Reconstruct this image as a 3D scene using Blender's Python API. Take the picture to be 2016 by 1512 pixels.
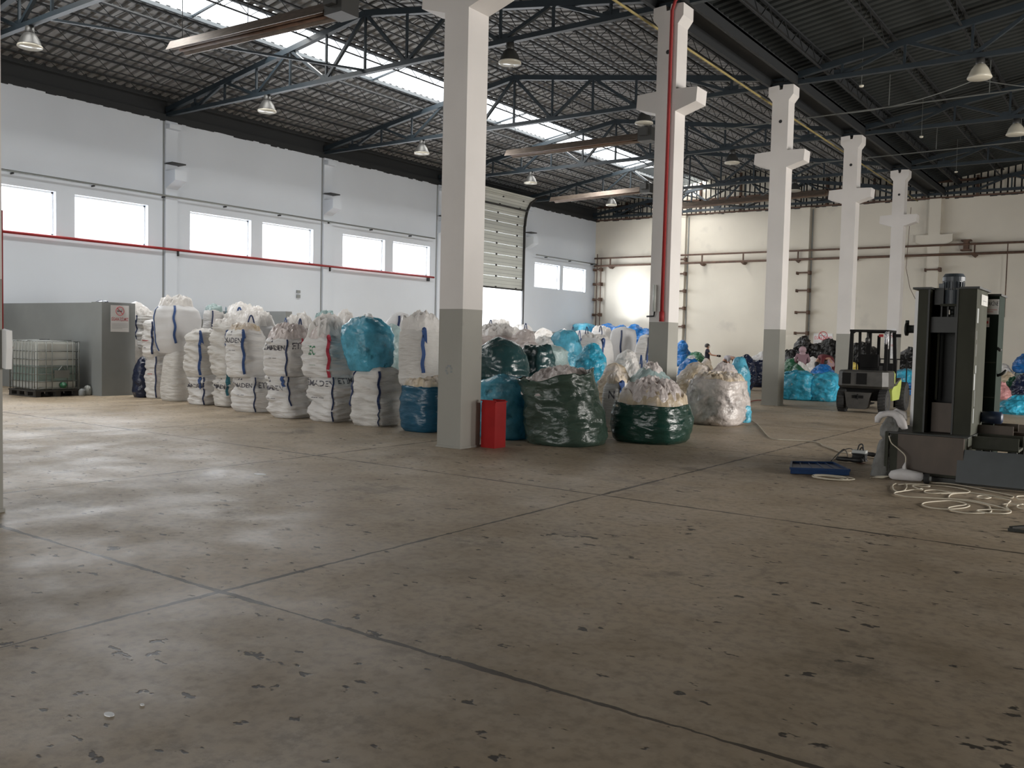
import bpy, math, random
from math import sin, cos, pi, radians, sqrt, atan2, hypot
from mathutils import Vector, Matrix, noise

for o in list(bpy.data.objects): bpy.data.objects.remove(o)
SC = bpy.context.scene
COL = SC.collection

# ------------------------------------------------------------------ camera
FPX, YAW, PIT, ROL, CH = 1759.4, 0.6237, 0.0505, 0.0231, 1.6
CF = Vector((-sin(YAW)*cos(PIT), cos(YAW)*cos(PIT), -sin(PIT)))
_r0 = Vector((cos(YAW), sin(YAW), 0)); _u0 = _r0.cross(CF)
CR = _r0*cos(ROL) + _u0*sin(ROL); CU = -_r0*sin(ROL) + _u0*cos(ROL)
CO = Vector((0, 0, CH))
cd = bpy.data.cameras.new('camera'); cam = bpy.data.objects.new('camera', cd); COL.objects.link(cam)
cd.sensor_width = 36.0; cd.lens = FPX*36/2016; cd.clip_start = 0.05; cd.clip_end = 400
mm = Matrix((CR, CU, -CF)).transposed().to_4x4(); mm.translation = CO
cam.matrix_world = mm
SC.camera = cam

# ------------------------------------------------------------------ world, exposure
SC.view_settings.view_transform = 'Standard'; SC.view_settings.look = 'None'
SC.view_settings.gamma = 1.0; SC.view_settings.use_curve_mapping = False
SC.view_settings.exposure = 0.0
W = bpy.data.worlds.new('world'); SC.world = W; W.use_nodes = True
_bg = W.node_tree.nodes['Background']; _bg.inputs[0].default_value = (0.90, 0.95, 1.0, 1); _bg.inputs[1].default_value = 3.0
cy = SC.cycles
cy.use_denoising = True; cy.max_bounces = 7; cy.diffuse_bounces = 5; cy.glossy_bounces = 3
cy.transmission_bounces = 4; cy.transparent_max_bounces = 8; cy.sample_clamp_indirect = 6.0
cy.caustics_reflective = False; cy.caustics_refractive = False

def area(name, loc, direction, sx, sy, radiance, color=(0.93, 0.96, 1.0), spread=180):
    l = bpy.data.lights.new(name, 'AREA'); l.shape = 'RECTANGLE'; l.size = sx; l.size_y = sy
    l.energy = radiance*pi*sx*sy; l.color = color; l.spread = radians(spread)
    o = bpy.data.objects.new(name, l); COL.objects.link(o); o.location = loc
    o.rotation_euler = Vector(direction).to_track_quat('-Z', 'Y').to_euler()
    return o

# building frame (metres): X to the right, Y away, left wall at X=XL, far wall at Y=YF
XL, YF, XR, YB = -25.75, 43.49, 9.45, -14.0
XC, CW, CD = -8.264, 0.434, 0.463           # column row, column width and depth
CY = [9.94, 16.555, 23.17, 29.785, 36.40]     # front faces of the columns
HW = 8.25
RIDGE1, RIDGE2, SLOPE, ZR = -17.0, 0.6, 0.153, 10.33
def deck_z(x): return ZR - SLOPE*abs(x - (RIDGE1 if x < XC else RIDGE2))
WINS = [(10.90, 13.24), (13.79, 16.12), (17.62, 20.04), (20.53, 22.86), (24.36, 26.69), (27.17, 29.46), (37.53, 39.87), (40.2, 42.5)]
WZ = (4.25, 5.50)
DOOR = (30.36, 36.50, 4.05, 7.95)

# daylight entering the openings (the overcast sky beyond each of them)
for i, (a, b) in enumerate(WINS):
    area('daylight_window', (XL - 0.42, (a + b)/2, 4.875), (1, 0, -0.35), b - a, 1.25, 17.0, (0.93, 0.96, 1.0), 160)
area('daylight_door', (XL - 0.5, 33.28, 2.0), (1, 0, 0), 6.5, 4.0, 8.0, (0.95, 0.97, 1.0))
for y0 in range(-3, 44, 12):
    area('daylight_skylight', (-20.0, y0 + 6, deck_z(-20.0) + 0.45), (0, 0, -1), 1.2, 11.9, 17.0, (1.0, 0.97, 0.91))
area('daylight_right_gate', (XR + 0.3, 17.5, 2.3), (-1, 0, -0.3), 9.0, 5.0, 16.5, (1.0, 0.95, 0.89), 150)
area('daylight_right_gate', (XR + 0.3, 32.0, 2.3), (-1, 0, -0.3), 7.0, 4.4, 4.0, (1.0, 0.95, 0.87), 150)
area('daylight_back_gate', (-9.0, YB - 0.3, 2.5), (0.05, 1, -0.15), 14.0, 5.0, 4.0, (1.0, 0.96, 0.91), 150)

# low sun bounced off the yard through the half-open gate
_s = bpy.data.lights.new('yard_glint', 'SPOT'); _s.energy = 15000; _s.color = (0.93, 0.96, 1.0); _s.spot_size = radians(17); _s.spot_blend = 1.0; _s.shadow_soft_size = 0.9
_so = bpy.data.objects.new('yard_glint', _s); COL.objects.link(_so); _so.location = (-27.55, 28.7, 1.1)
_so.rotation_euler = (Vector((-23.9, 43.4, 3.9)) - _so.location).to_track_quat('-Z', 'Y').to_euler()

# ------------------------------------------------------------------ materials
def mat(name, col, rough=0.6, metal=0.0, spec=0.5, var=None, bump=None, transl=0.0, trans=0.0, dirt=None):
    """var=(scale, amount, (sx,sy,sz)); bump=(scale, strength, (sx,sy,sz)); dirt=(scale, colour, threshold)"""
    m = bpy.data.materials.new(name); m.use_nodes = True; nt = m.node_tree; N = nt.nodes; L = nt.links
    b = N['Principled BSDF']; c4 = (*col, 1)
    b.inputs['Base Color'].default_value = c4; b.inputs['Roughness'].default_value = rough
    b.inputs['Metallic'].default_value = metal; b.inputs['Specular IOR Level'].default_value = spec
    b.inputs['Transmission Weight'].default_value = trans
    tc = N.new('ShaderNodeTexCoord')
    def noi(scale, st, detail=5):
        mp = N.new('ShaderNodeMapping'); mp.inputs['Scale'].default_value = st; L.new(tc.outputs['Object'], mp.inputs[0])
        n = N.new('ShaderNodeTexNoise'); n.inputs['Scale'].default_value = scale; n.inputs['Detail'].default_value = detail
        L.new(mp.outputs[0], n.inputs['Vector']); return n
    cur = None
    if var:
        n = noi(var[0], var[2] if len(var) > 2 else (1, 1, 1))
        r = N.new('ShaderNodeMapRange'); r.inputs[1].default_value = 0.3; r.inputs[2].default_value = 0.7
        r.inputs[3].default_value = 1 - var[1]; r.inputs[4].default_value = 1 + var[1]*0.6; L.new(n.outputs['Fac'], r.inputs[0])
        mx = N.new('ShaderNodeVectorMath'); mx.operation = 'SCALE'; mx.inputs[0].default_value = col; L.new(r.outputs[0], mx.inputs['Scale'])
        cur = mx.outputs[0]
    if dirt:
        n = noi(dirt[0], (1, 1, 1), 8)
        r = N.new('ShaderNodeMapRange'); r.inputs[1].default_value = dirt[2]; r.inputs[2].default_value = dirt[2] + 0.14; L.new(n.outputs['Fac'], r.inputs[0])
        mx = N.new('ShaderNodeMix'); mx.data_type = 'RGBA'; L.new(r.outputs[0], mx.inputs[0])
        if cur: L.new(cur, mx.inputs[6])
        else: mx.inputs[6].default_value = c4
        mx.inputs[7].default_value = (*dirt[1], 1); cur = mx.outputs[2]
    if cur: L.new(cur, b.inputs['Base Color'])
    if bump:
        n = noi(bump[0], bump[2] if len(bump) > 2 else (1, 1, 1), 6)
        bp = N.new('ShaderNodeBump'); bp.inputs['Strength'].default_value = bump[1]; bp.inputs['Distance'].default_value = 0.05
        L.new(n.outputs['Fac'], bp.inputs['Height']); L.new(bp.outputs[0], b.inputs['Normal'])
    if transl:
        t = N.new('ShaderNodeBsdfTranslucent'); ms = N.new('ShaderNodeMixShader'); ms.inputs[0].default_value = transl
        if cur: L.new(cur, t.inputs[0])
        else: t.inputs[0].default_value = c4
        L.new(b.outputs[0], ms.inputs[1]); L.new(t.outputs[0], ms.inputs[2]); L.new(ms.outputs[0], N['Material Output'].inputs[0])
    return m

def mat_pane(name, alpha, col=(0.95, 0.97, 1)):
    m = bpy.data.materials.new(name); m.use_nodes = True; N = m.node_tree.nodes; L = m.node_tree.links
    b = N['Principled BSDF']; b.inputs['Base Color'].default_value = (*col, 1); b.inputs['Roughness'].default_value = 0.15
    t = N.new('ShaderNodeBsdfTransparent'); ms = N.new('ShaderNodeMixShader'); ms.inputs[0].default_value = alpha
    L.new(t.outputs[0], ms.inputs[1]); L.new(b.outputs[0], ms.inputs[2]); L.new(ms.outputs[0], N['Material Output'].inputs[0])
    return m

def mat_floor():
    m = bpy.data.materials.new('old_concrete'); m.use_nodes = True; nt = m.node_tree; N = nt.nodes; L = nt.links
    b = N['Principled BSDF']; g = N.new('ShaderNodeNewGeometry'); pos = g.outputs['Position']
    def noi(scale, st=(1, 1, 1), detail=6, off=(0, 0, 0), rough=0.6):
        mp = N.new('ShaderNodeMapping'); mp.inputs['Scale'].default_value = st; mp.inputs['Location'].default_value = off; L.new(pos, mp.inputs[0])
        n = N.new('ShaderNodeTexNoise'); n.inputs['Scale'].default_value = scale; n.inputs['Detail'].default_value = detail; n.inputs['Roughness'].default_value = rough
        L.new(mp.outputs[0], n.inputs['Vector']); return n.outputs['Fac']
    def rng(v, a, b_, c=0, d=1):
        r = N.new('ShaderNodeMapRange'); r.inputs[1].default_value = a; r.inputs[2].default_value = b_; r.inputs[3].default_value = c; r.inputs[4].default_value = d
        L.new(v, r.inputs[0]); return r.outputs[0]
    def mix(f, a, c):
        x = N.new('ShaderNodeMix'); x.data_type = 'RGBA'
        if hasattr(f, 'is_output'): L.new(f, x.inputs[0])
        else: x.inputs[0].default_value = f
        for s, v in ((6, a), (7, c)):
            if isinstance(v, tuple): x.inputs[s].default_value = (*v, 1)
            else: L.new(v, x.inputs[s])
        return x.outputs[2]
    def mth(op, a, b_=None):
        x = N.new('ShaderNodeMath'); x.operation = op
        for i, v in enumerate((a, b_)):
            if v is None: continue
            if hasattr(v, 'is_output'): L.new(v, x.inputs[i])
            else: x.inputs[i].default_value = v
        return x.outputs[0]
    c = mix(rng(noi(0.45), 0.35, 0.65), (0.290, 0.226, 0.153), (0.465, 0.374, 0.268))
    c = mix(rng(noi(2.2, off=(3, 7, 1)), 0.42, 0.68, 0, 0.55), c, (0.46, 0.385, 0.295))
    c = mix(rng(noi(1.1, (1, 1, 1), 8, (11, 2, 5), 0.75), 0.56, 0.66, 0, 0.6), c, (0.10, 0.084, 0.067))      # old stains
    c = mix(rng(noi(14, (1, 1, 1), 4), 0.45, 0.75, 0, 0.5), c, (0.12, 0.098, 0.075))
    pits = rng(noi(7.5, (1, 1.6, 1), 3, (5, 5, 5), 0.5), 0.67, 0.70)                                       # chipped pits
    c = mix(pits, c, (0.050, 0.040, 0.030))
    pale = rng(noi(3.1, (1.4, 1, 1), 7, (9, 1, 0), 0.7), 0.66, 0.74, 0, 0.45)
    c = mix(pale, c, (0.42, 0.39, 0.35))
    # saw-cut slab joints
    sep = N.new('ShaderNodeSeparateXYZ'); L.new(pos, sep.inputs[0])
    wob = mth('MULTIPLY', mth('SUBTRACT', noi(5.0, detail=4), 0.5), 0.055)
    wid = rng(noi(1.7, off=(2, 2, 2), detail=3), 0.35, 0.7, 0.008, 0.032)
    js = []
    for ax, off, step in ((0, -4.616, 4.338), (1, 3.387, 4.651)):
        v = mth('ADD', mth('SUBTRACT', sep.outputs[ax], off), wob)
        fr = mth('ABSOLUTE', mth('SUBTRACT', mth('MODULO', mth('ADD', v, step*20.5), step), step/2))
        js.append(mth('LESS_THAN', fr, wid))
    j = mth('MAXIMUM', js[0], js[1])
    c = mix(mth('MULTIPLY', j, 0.88), c, (0.035, 0.026, 0.018))
    L.new(c, b.inputs['Base Color'])
    L.new(rng(noi(1.3, off=(4, 4, 4), detail=5), 0.3, 0.7, 0.40, 0.66), b.inputs['Roughness'])
    b.inputs['Specular IOR Level'].default_value = 0.42
    h = mth('SUBTRACT', mth('SUBTRACT', mth('MULTIPLY', noi(26, detail=5), 0.25), mth('MULTIPLY', pits, 0.5)), mth('MULTIPLY', j, 0.9))
    bp = N.new('ShaderNodeBump'); bp.inputs['Strength'].default_value = 0.35; bp.inputs['Distance'].default_value = 0.02
    L.new(h, bp.inputs['Height']); L.new(bp.outputs[0], b.inputs['Normal'])
    return m

WH = (1, 1, 1)
M = dict(
    floor=mat_floor(),
    wall_left=mat('white_wall_paint', (0.58, 0.625, 0.685), 0.75, var=(0.35, 0.05), bump=(1.5, 0.15)),
    wall_far=mat('cream_wall_paint', (0.62, 0.58, 0.50), 0.75, var=(0.5, 0.07), dirt=(0.7, (0.48, 0.45, 0.40), 0.64), bump=(1.5, 0.15)),
    band=mat('grey_dado_paint', (0.27, 0.275, 0.265), 0.6, var=(1.5, 0.08)),
    part=mat('grey_partition_paint', (0.235, 0.25, 0.25), 0.6, var=(0.8, 0.15)),
    col_white=mat('column_white_paint', (0.66, 0.635, 0.615), 0.6, var=(1.2, 0.05), bump=(3, 0.12)),
    col_grey=mat('column_grey_paint', (0.30, 0.295, 0.265), 0.6, var=(1.2, 0.07), dirt=(2.0, (0.2, 0.19, 0.17), 0.68)),
    deck=mat('galvanised_roof_sheet', (0.24, 0.24, 0.24), 0.55, metal=0.15, var=(0.6, 0.12)),
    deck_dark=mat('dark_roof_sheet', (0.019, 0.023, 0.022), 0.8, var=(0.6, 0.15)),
    clad=mat('gable_sheet', (0.66, 0.62, 0.53), 0.5, var=(2.0, 0.25, (4, 4, .4))),
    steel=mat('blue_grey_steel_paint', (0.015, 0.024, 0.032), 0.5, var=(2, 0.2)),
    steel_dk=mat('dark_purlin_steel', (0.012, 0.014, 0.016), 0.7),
    conc=mat('bare_concrete', (0.33, 0.30, 0.26), 0.85, var=(3, 0.2), dirt=(2.5, (0.10, 0.08, 0.06), 0.55)),
    frame=mat('window_frame_paint', (0.75, 0.76, 0.76), 0.5),
    pane=mat_pane('clear_glass', 0.06), sky=mat_pane('milky_sheet', 0.12),
    doorp=mat('sectional_door_panel', (0.50, 0.52, 0.49), 0.45, var=(1, 0.05)),
    rubber=mat('black_rubber', (0.02, 0.02, 0.02), 0.8),
    dark=mat('black_metal', (0.018, 0.018, 0.018), 0.5),
    rust=mat('rusty_pipe', (0.10, 0.055, 0.035), 0.7, var=(6, 0.4)),
    redp=mat('red_pipe_paint', (0.24, 0.022, 0.022), 0.6, spec=0.25),
    yellow=mat('yellow_pipe_paint', (0.34, 0.27, 0.10), 0.6, var=(3, 0.3)),
    alu=mat('brushed_aluminium', (0.55, 0.53, 0.48), 0.35, metal=0.8, var=(5, 0.2)),
    heater=mat('heater_reflector', (0.17, 0.135, 0.11), 0.4, metal=0.6, var=(5, 0.3, (1, 8, 1))),
    lampg=mat('lamp_grey_shell', (0.06, 0.06, 0.058), 0.45, metal=0.4),
    lampw=mat('prismatic_reflector', (0.75, 0.72, 0.62), 0.2, spec=0.8, transl=0.3),
    pp=mat('woven_white', (0.72, 0.71, 0.70), 0.62, spec=0.35, var=(1.7, 0.12), bump=(3.2, 1.0, (1, 1, 5)), transl=0.12),
    pp2=mat('woven_white_dusty', (0.64, 0.625, 0.60), 0.65, spec=0.35, var=(2.3, 0.13), bump=(3.6, 1.0, (1, 1, 4)), transl=0.10),
    pp3=mat('woven_white_smooth', (0.66, 0.66, 0.67), 0.5, spec=0.4, var=(1.2, 0.06), bump=(2.0, 0.2, (1, 1, 4)), transl=0.15),
    ink=mat('printed_black', (0.09, 0.09, 0.11), 0.7), inkg=mat('printed_green', (0.02, 0.16, 0.07), 0.7), inkr=mat('printed_red', (0.42, 0.05, 0.06), 0.7),
    strapb=mat('blue_webbing', (0.03, 0.075, 0.22), 0.7, bump=(60, 0.2)), strapd=mat('dark_blue_webbing', (0.015, 0.03, 0.09), 0.7),
    strapr=mat('red_webbing', (0.50, 0.05, 0.08), 0.7), strapt=mat('teal_webbing', (0.02, 0.12, 0.16), 0.7),
    filmw=mat('white_plastic_film', (0.84, 0.82, 0.80), 0.28, var=(5, 0.12), bump=(9, 0.7), transl=0.35),
    filmp=mat('pinkish_clear_film', (0.74, 0.675, 0.655), 0.22, var=(4, 0.18), bump=(8, 0.8), transl=0.30, dirt=(3, (0.50, 0.44, 0.40), 0.64)),
    filmt=mat('tan_clear_film', (0.66, 0.55, 0.40), 0.25, var=(4, 0.22), bump=(8, 0.8), transl=0.30, dirt=(2.2, (0.76, 0.71, 0.67), 0.46)),
    filmg=mat('dusty_clear_film', (0.58, 0.53, 0.50), 0.2, var=(5, 0.30), bump=(7, 0.9), transl=0.20, dirt=(4, (0.20, 0.18, 0.17), 0.56)),
    filma=mat('pale_aqua_film', (0.45, 0.58, 0.58), 0.22, var=(5, 0.2), bump=(8, 0.8), transl=0.30),
    cyan=mat('cyan_plastic_film', (0.12, 0.46, 0.62), 0.18, var=(4.5, 0.35), bump=(7, 0.9), transl=0.30, dirt=(5.5, (0.02, 0.11, 0.15), 0.60)),
    cyanb=mat('bright_cyan_film', (0.05, 0.42, 0.62), 0.14, var=(6, 0.5), bump=(9, 1.0), transl=0.15, dirt=(8, (0.35, 0.55, 0.6), 0.62)),
    blue=mat('bright_blue_film', (0.015, 0.16, 0.48), 0.18, var=(6, 0.45), bump=(8, 0.9), transl=0.12),
    navy=mat('navy_film', (0.012, 0.018, 0.045), 0.2, var=(5, 0.3), bump=(7, 0.9)),
    petrol=mat('petrol_blue_film', (0.015, 0.085, 0.15), 0.24, var=(3, 0.2), bump=(4, 0.6, (1, 1, 3))),
    dgreen=mat('dark_green_film', (0.045, 0.075, 0.058), 0.24, var=(2, 0.2), bump=(4.5, 0.8, (1, 1, 2))),
    dgreen2=mat('bottle_green_film', (0.010, 0.040, 0.030), 0.22, var=(2, 0.2), bump=(3.5, 0.7, (1, 1, 2.4))),
    teal=mat('dark_teal_film', (0.020, 0.055, 0.058), 0.22, var=(2, 0.2), bump=(3.5, 0.8)),
    green=mat('green_film', (0.02, 0.10, 0.05), 0.3, var=(5, 0.4), bump=(6, 0.8)),
    black=mat('black_film', (0.012, 0.012, 0.012), 0.3, var=(5, 0.4), bump=(6, 0.9)),
    grey=mat('grey_film', (0.22, 0.22, 0.23), 0.3, var=(5, 0.2), bump=(6, 0.8)),
    pink=mat('pink_film', (0.62, 0.30, 0.30), 0.35, var=(5, 0.3), bump=(6, 0.8), transl=0.2),
    yelf=mat('yellow_film', (0.65, 0.52, 0.12), 0.35, bump=(6, 0.6), transl=0.2),
    redbox=mat('red_cabinet_paint', (0.34, 0.012, 0.012), 0.6, spec=0.2, var=(4, 0.15)),
    tank=mat('milky_tank_plastic', (0.62, 0.64, 0.62), 0.35, transl=0.3, var=(1, 0.05)),
    tankl=mat('tank_liquid_level', (0.27, 0.36, 0.34), 0.35, transl=0.2, var=(2, 0.1)),
    cage=mat('galvanised_cage', (0.20, 0.21, 0.20), 0.45, metal=0.6),
    pallet=mat('dark_pallet', (0.035, 0.033, 0.03), 0.8, var=(5, 0.3)),
    press=mat('press_green_grey', (0.055, 0.057, 0.045), 0.8, spec=0.12, var=(3, 0.25, (1, 1, .4)), dirt=(4, (0.065, 0.064, 0.055), 0.62)),
    pressd=mat('press_dark', (0.018, 0.020, 0.017), 0.55, var=(4, 0.3)),
    pressr=mat('press_rusty_plate', (0.085, 0.062, 0.045), 0.6, var=(3, 0.35, (1, 1, .5)), dirt=(3, (0.16, 0.09, 0.05), 0.6)),
    pressg=mat('cabinet_green', (0.014, 0.022, 0.017), 0.8, spec=0.12, var=(2, 0.2)),
    plate=mat('blue_grey_plate', (0.040, 0.050, 0.054), 0.45, var=(4, 0.25), dirt=(5, (0.13, 0.12, 0.10), 0.68)),
    motor=mat('motor_blue_grey', (0.045, 0.055, 0.065), 0.45),
    pipeb=mat('dark_blue_roll', (0.008, 0.018, 0.045), 0.45),
    blueplastic=mat('blue_crate_plastic', (0.008, 0.035, 0.11), 0.4, var=(8, 0.2)),
    cloth=mat('grey_dust_sheet', (0.17, 0.17, 0.16), 0.8, var=(6, 0.25), bump=(10, 0.7)),
    clothw=mat('white_sheet', (0.72, 0.70, 0.70), 0.7, bump=(8, 0.5), transl=0.1),
    rope=mat('cream_rope', (0.62, 0.57, 0.46), 0.8), cord=mat('pale_cable', (0.50, 0.46, 0.38), 0.7),
    fork_dk=mat('forklift_dark_grey', (0.042, 0.040, 0.036), 0.5, var=(6, 0.35), dirt=(8, (0.15, 0.14, 0.12), 0.64)),
    fork_gr=mat('forklift_lime', (0.36, 0.42, 0.10), 0.4, var=(3, 0.12)), fork_bk=mat('forklift_black', (0.008, 0.008, 0.008), 0.8, spec=0.15),
    signd=mat('dusty_banner', (0.36, 0.36, 0.34), 0.6, var=(8, 0.2)), signw=mat('sign_white', (0.70, 0.70, 0.70), 0.4), signr=mat('sign_red', (0.55, 0.06, 0.08), 0.4), signg=mat('sign_grey', (0.45, 0.45, 0.46), 0.5),
    skin=mat('skin', (0.42, 0.24, 0.17), 0.5), tee=mat('dark_navy_shirt', (0.016, 0.014, 0.03), 0.8), hair=mat('dark_hair', (0.02, 0.015, 0.012), 0.6),
    mauve=mat('mauve_blouse', (0.23, 0.14, 0.16), 0.8), scarf=mat('pale_mauve_scarf', (0.36, 0.25, 0.27), 0.8), brown=mat('brown_skirt', (0.15, 0.085, 0.065), 0.8),
    maroon=mat('maroon_jumper', (0.10, 0.012, 0.016), 0.8), greyt=mat('grey_jumper', (0.27, 0.26, 0.28), 0.8), trous=mat('dark_trousers', (0.03, 0.03, 0.03), 0.8),
    silver=mat('silver_wrap', (0.6, 0.6, 0.62), 0.25, metal=0.7, bump=(30, 0.5)),
)

# ------------------------------------------------------------------ object helpers
def tag(o, label=None, cat=None, group=None, kind=None):
    if label: o['label'] = label
    if cat: o['category'] = cat
    if group: o['group'] = group
    if kind: o['kind'] = kind
    return o
def thing(name, label, cat, loc=(0, 0, 0), rz=0.0, group=None, kind=None):
    o = bpy.data.objects.new(name, None); COL.objects.link(o); o.empty_display_size = 0.1
    o.location = loc; o.rotation_euler = (0, 0, rz)
    return tag(o, label, cat, group, kind)
def link_mesh(name, verts, faces, mats, parent=None, midx=None, smooth=False):
    me = bpy.data.meshes.new(name); me.from_pydata([tuple(v) for v in verts], [], faces)
    for m in (mats if isinstance(mats, (list, tuple)) else [mats]): me.materials.append(m)
    if midx: me.polygons.foreach_set('material_index', midx)
    if smooth: me.polygons.foreach_set('use_smooth', [True]*len(me.polygons))
    me.update()
    o = bpy.data.objects.new(name, me); COL.objects.link(o)
    if parent: o.parent = parent
    return o
def dup(root, loc=None, rz=None, label=None, group=None):
    r = root.copy(); COL.objects.link(r)
    if loc is not None: r.location = loc
    if rz is not None: r.rotation_euler = (0, 0, rz)
    if label: r['label'] = label
    if group: r['group'] = group
    for ch in list(root.children):
        c = ch.copy(); COL.objects.link(c); c.parent = r
        for g in list(ch.children):
            d = g.copy(); COL.objects.link(d); d.parent = c
    return r

class MB:
    def __init__(s): s.v = []; s.f = []; s.mi = []; s.m = 0
    def add(s, vs, fs, m=None):
        b = len(s.v); s.v += [Vector(p) for p in vs]; s.f += [[b + i for i in f] for f in fs]; s.mi += [s.m if m is None else m]*len(fs); return s
    def box(s, lo, hi, m=None):
        x0, y0, z0 = lo; x1, y1, z1 = hi
        return s.add([(x0, y0, z0), (x1, y0, z0), (x1, y1, z0), (x0, y1, z0), (x0, y0, z1), (x1, y0, z1), (x1, y1, z1), (x0, y1, z1)],
                     [(0, 3, 2, 1), (4, 5, 6, 7), (0, 1, 5, 4), (1, 2, 6, 5), (2, 3, 7, 6), (3, 0, 4, 7)], m)
    def bar(s, a, b, w, h=None, m=None, up=(0, 0, 1)):
        a = Vector(a); b = Vector(b); h = h or w; d = (b - a).normalized(); u = Vector(up)
        if abs(d.dot(u)) > 0.98: u = Vector((0, 1, 0))
        r = d.cross(u).normalized(); u = r.cross(d).normalized(); vs = []
        for p in (a, b):
            for sx, sy in ((-1, -1), (1, -1), (1, 1), (-1, 1)): vs.append(p + r*sx*w/2 + u*sy*h/2)
        return s.add(vs, [(0, 3, 2, 1), (4, 5, 6, 7), (0, 1, 5, 4), (1, 2, 6, 5), (2, 3, 7, 6), (3, 0, 4, 7)], m)
    def tube(s, pts, r, n=8, m=None, closed=False):
        pts = [Vector(p) for p in pts]; k = len(pts); vs = []; fs = []; prev = None
        for i, p in enumerate(pts):
            a = pts[i - 1] if (i or closed) else p; b = pts[(i + 1) % k] if (i < k - 1 or closed) else p
            d = (b - a)
            d = d.normalized() if d.length > 1e-9 else Vector((0, 0, 1))
            u = prev if prev else (Vector((0, 0, 1)) if abs(d.z) < 0.9 else Vector((1, 0, 0)))
            u = (u - d*u.dot(d)).normalized(); prev = u; w = d.cross(u)
            rr = r[i] if isinstance(r, (list, tuple)) else r
            for j in range(n): t = 2*pi*j/n; vs.append(p + (u*cos(t) + w*sin(t))*rr)
        for i in range(k if closed else k - 1):
            for j in range(n):
                q = ((i + 1) % k)*n; fs.append((i*n + j, i*n + (j + 1) % n, q + (j + 1) % n, q + j))
        if not closed: fs.append(tuple(range(n))[::-1]); fs.append(tuple(range((k - 1)*n, k*n)))
        return s.add(vs, fs, m)
    def prism(s, poly, a, b, axis=1, m=None):
        """poly of 2D points extruded along axis from a to b"""
        def P(p, t):
            return (t, p[0], p[1]) if axis == 0 else ((p[0], t, p[1]) if axis == 1 else (p[0], p[1], t))
        n = len(poly); vs = [P(p, a) for p in poly] + [P(p, b) for p in poly]
        fs = [tuple(range(n)), tuple(range(2*n - 1, n - 1, -1))] + [(i, i + n, (i + 1) % n + n, (i + 1) % n) for i in range(n)]
        return s.add(vs, fs, m)
    def lathe(s, prof, c=(0, 0, 0), n=20, axis='z', m=None):
        vs = []; fs = []; k = len(prof); c = Vector(c)
        for r, z in prof:
            for j in range(n):
                t = 2*pi*j/n; x, y = r*cos(t), r*sin(t)
                vs.append(c + (Vector((x, y, z)) if axis == 'z' else (Vector((z, x, y)) if axis == 'x' else Vector((x, z, y)))))
        for i in range(k - 1):
            for j in range(n): fs.append((i*n + j, i*n + (j + 1) % n, (i + 1)*n + (j + 1) % n, (i + 1)*n + j))
        return s.add(vs, fs, m)
    def shift(s, d):
        d = Vector(d); s.v = [p + d for p in s.v]; return s
    def build(s, name, mats, parent=None, smooth=False, world=False):
        vs = s.v
        if world and parent is not None:
            mi = (Matrix.Translation(parent.location) @ Matrix.Rotation(parent.rotation_euler.z, 4, 'Z')).inverted(); vs = [mi @ p for p in vs]
        return link_mesh(name, vs, s.f, mats, parent, s.mi if isinstance(mats, (list, tuple)) else None, smooth)
def world_part(mb, name, mats, parent, smooth=False): return mb.build(name, mats, parent, smooth, True)

def text_geo(txt, size):
    cu = bpy.data.curves.new('t', 'FONT'); cu.body = txt; cu.size = size; cu.resolution_u = 2; cu.align_x = 'CENTER'; cu.offset = size*0.012
    o = bpy.data.objects.new('t', cu); COL.objects.link(o); dg = bpy.context.evaluated_depsgraph_get(); dg.update()
    me = bpy.data.meshes.new_from_object(o.evaluated_get(dg)); vs = [v.co.copy() for v in me.vertices]; fs = [tuple(p.vertices) for p in me.polygons]
    bpy.data.objects.remove(o); bpy.data.curves.remove(cu); bpy.data.meshes.remove(me); return vs, fs

def ray(x, y): return CF + CR*((x - 1008)/FPX) - CU*((y - 756)/FPX)
def at(x, y, z=0.0):
    d = ray(x, y); t = (z - CH)/d.z; return CO + d*t
def nz(*a): return noise.noise(Vector(a))

# ================================================================== THE HALL
def struct(name, mb, mats, label=None, smooth=False, parent=None):
    o = mb.build(name, mats, parent, smooth)
    if parent is None: tag(o, label, None, None, 'structure')
    return o
mb = MB(); mb.add([(XL - 1, YB - 1, 0), (XR + 1, YB - 1, 0), (XR + 1, YF + 1, 0), (XL - 1, YF + 1, 0)], [(0, 1, 2, 3)])
struct('floor', mb, M['floor'], 'bare brown-grey concrete floor with saw-cut joints and stains')

def wall_cells(mb, axis, t0, t1, lo, hi, ztop, holes, dado, thick):
    """wall along an axis with rectangular holes (a, b, z0, z1); material 1 below the dado line"""
    us = sorted({lo, hi} | {h[0] for h in holes} | {h[1] for h in holes}); zs = sorted({0.0, ztop} | ({dado} if dado else set()) | {h[2] for h in holes} | {h[3] for h in holes})
    for a, b in zip(us, us[1:]):
        for c, d in zip(zs, zs[1:]):
            um, zm = (a + b)/2, (c + d)/2
            if any(h[0] < um < h[1] and h[2] < zm < h[3] for h in holes): continue
            m = 1 if dado and zm < dado else 0
            if axis == 'y': mb.box((t0, a, c), (t1, b, d), m)
            else: mb.box((a, t0, c), (b, t1, d), m)
mb = MB(); holes = [(a, b, *WZ) for a, b in WINS] + [(DOOR[0], DOOR[1], 0.0, DOOR[3])]
wall_cells(mb, 'y', XL - 0.3, XL, YB, YF + 0.3, HW, holes, 2.01, 0.3)
struct('wall_left', mb, [M['wall_left'], M['band']], 'long white side wall with a row of high windows')
mb = MB(); wall_cells(mb, 'x', YF, YF + 0.3, XL, XR, HW, [], None, 0.3)
struct('wall_far', mb, M['wall_far'], 'cream painted end wall behind the heaps')
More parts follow.
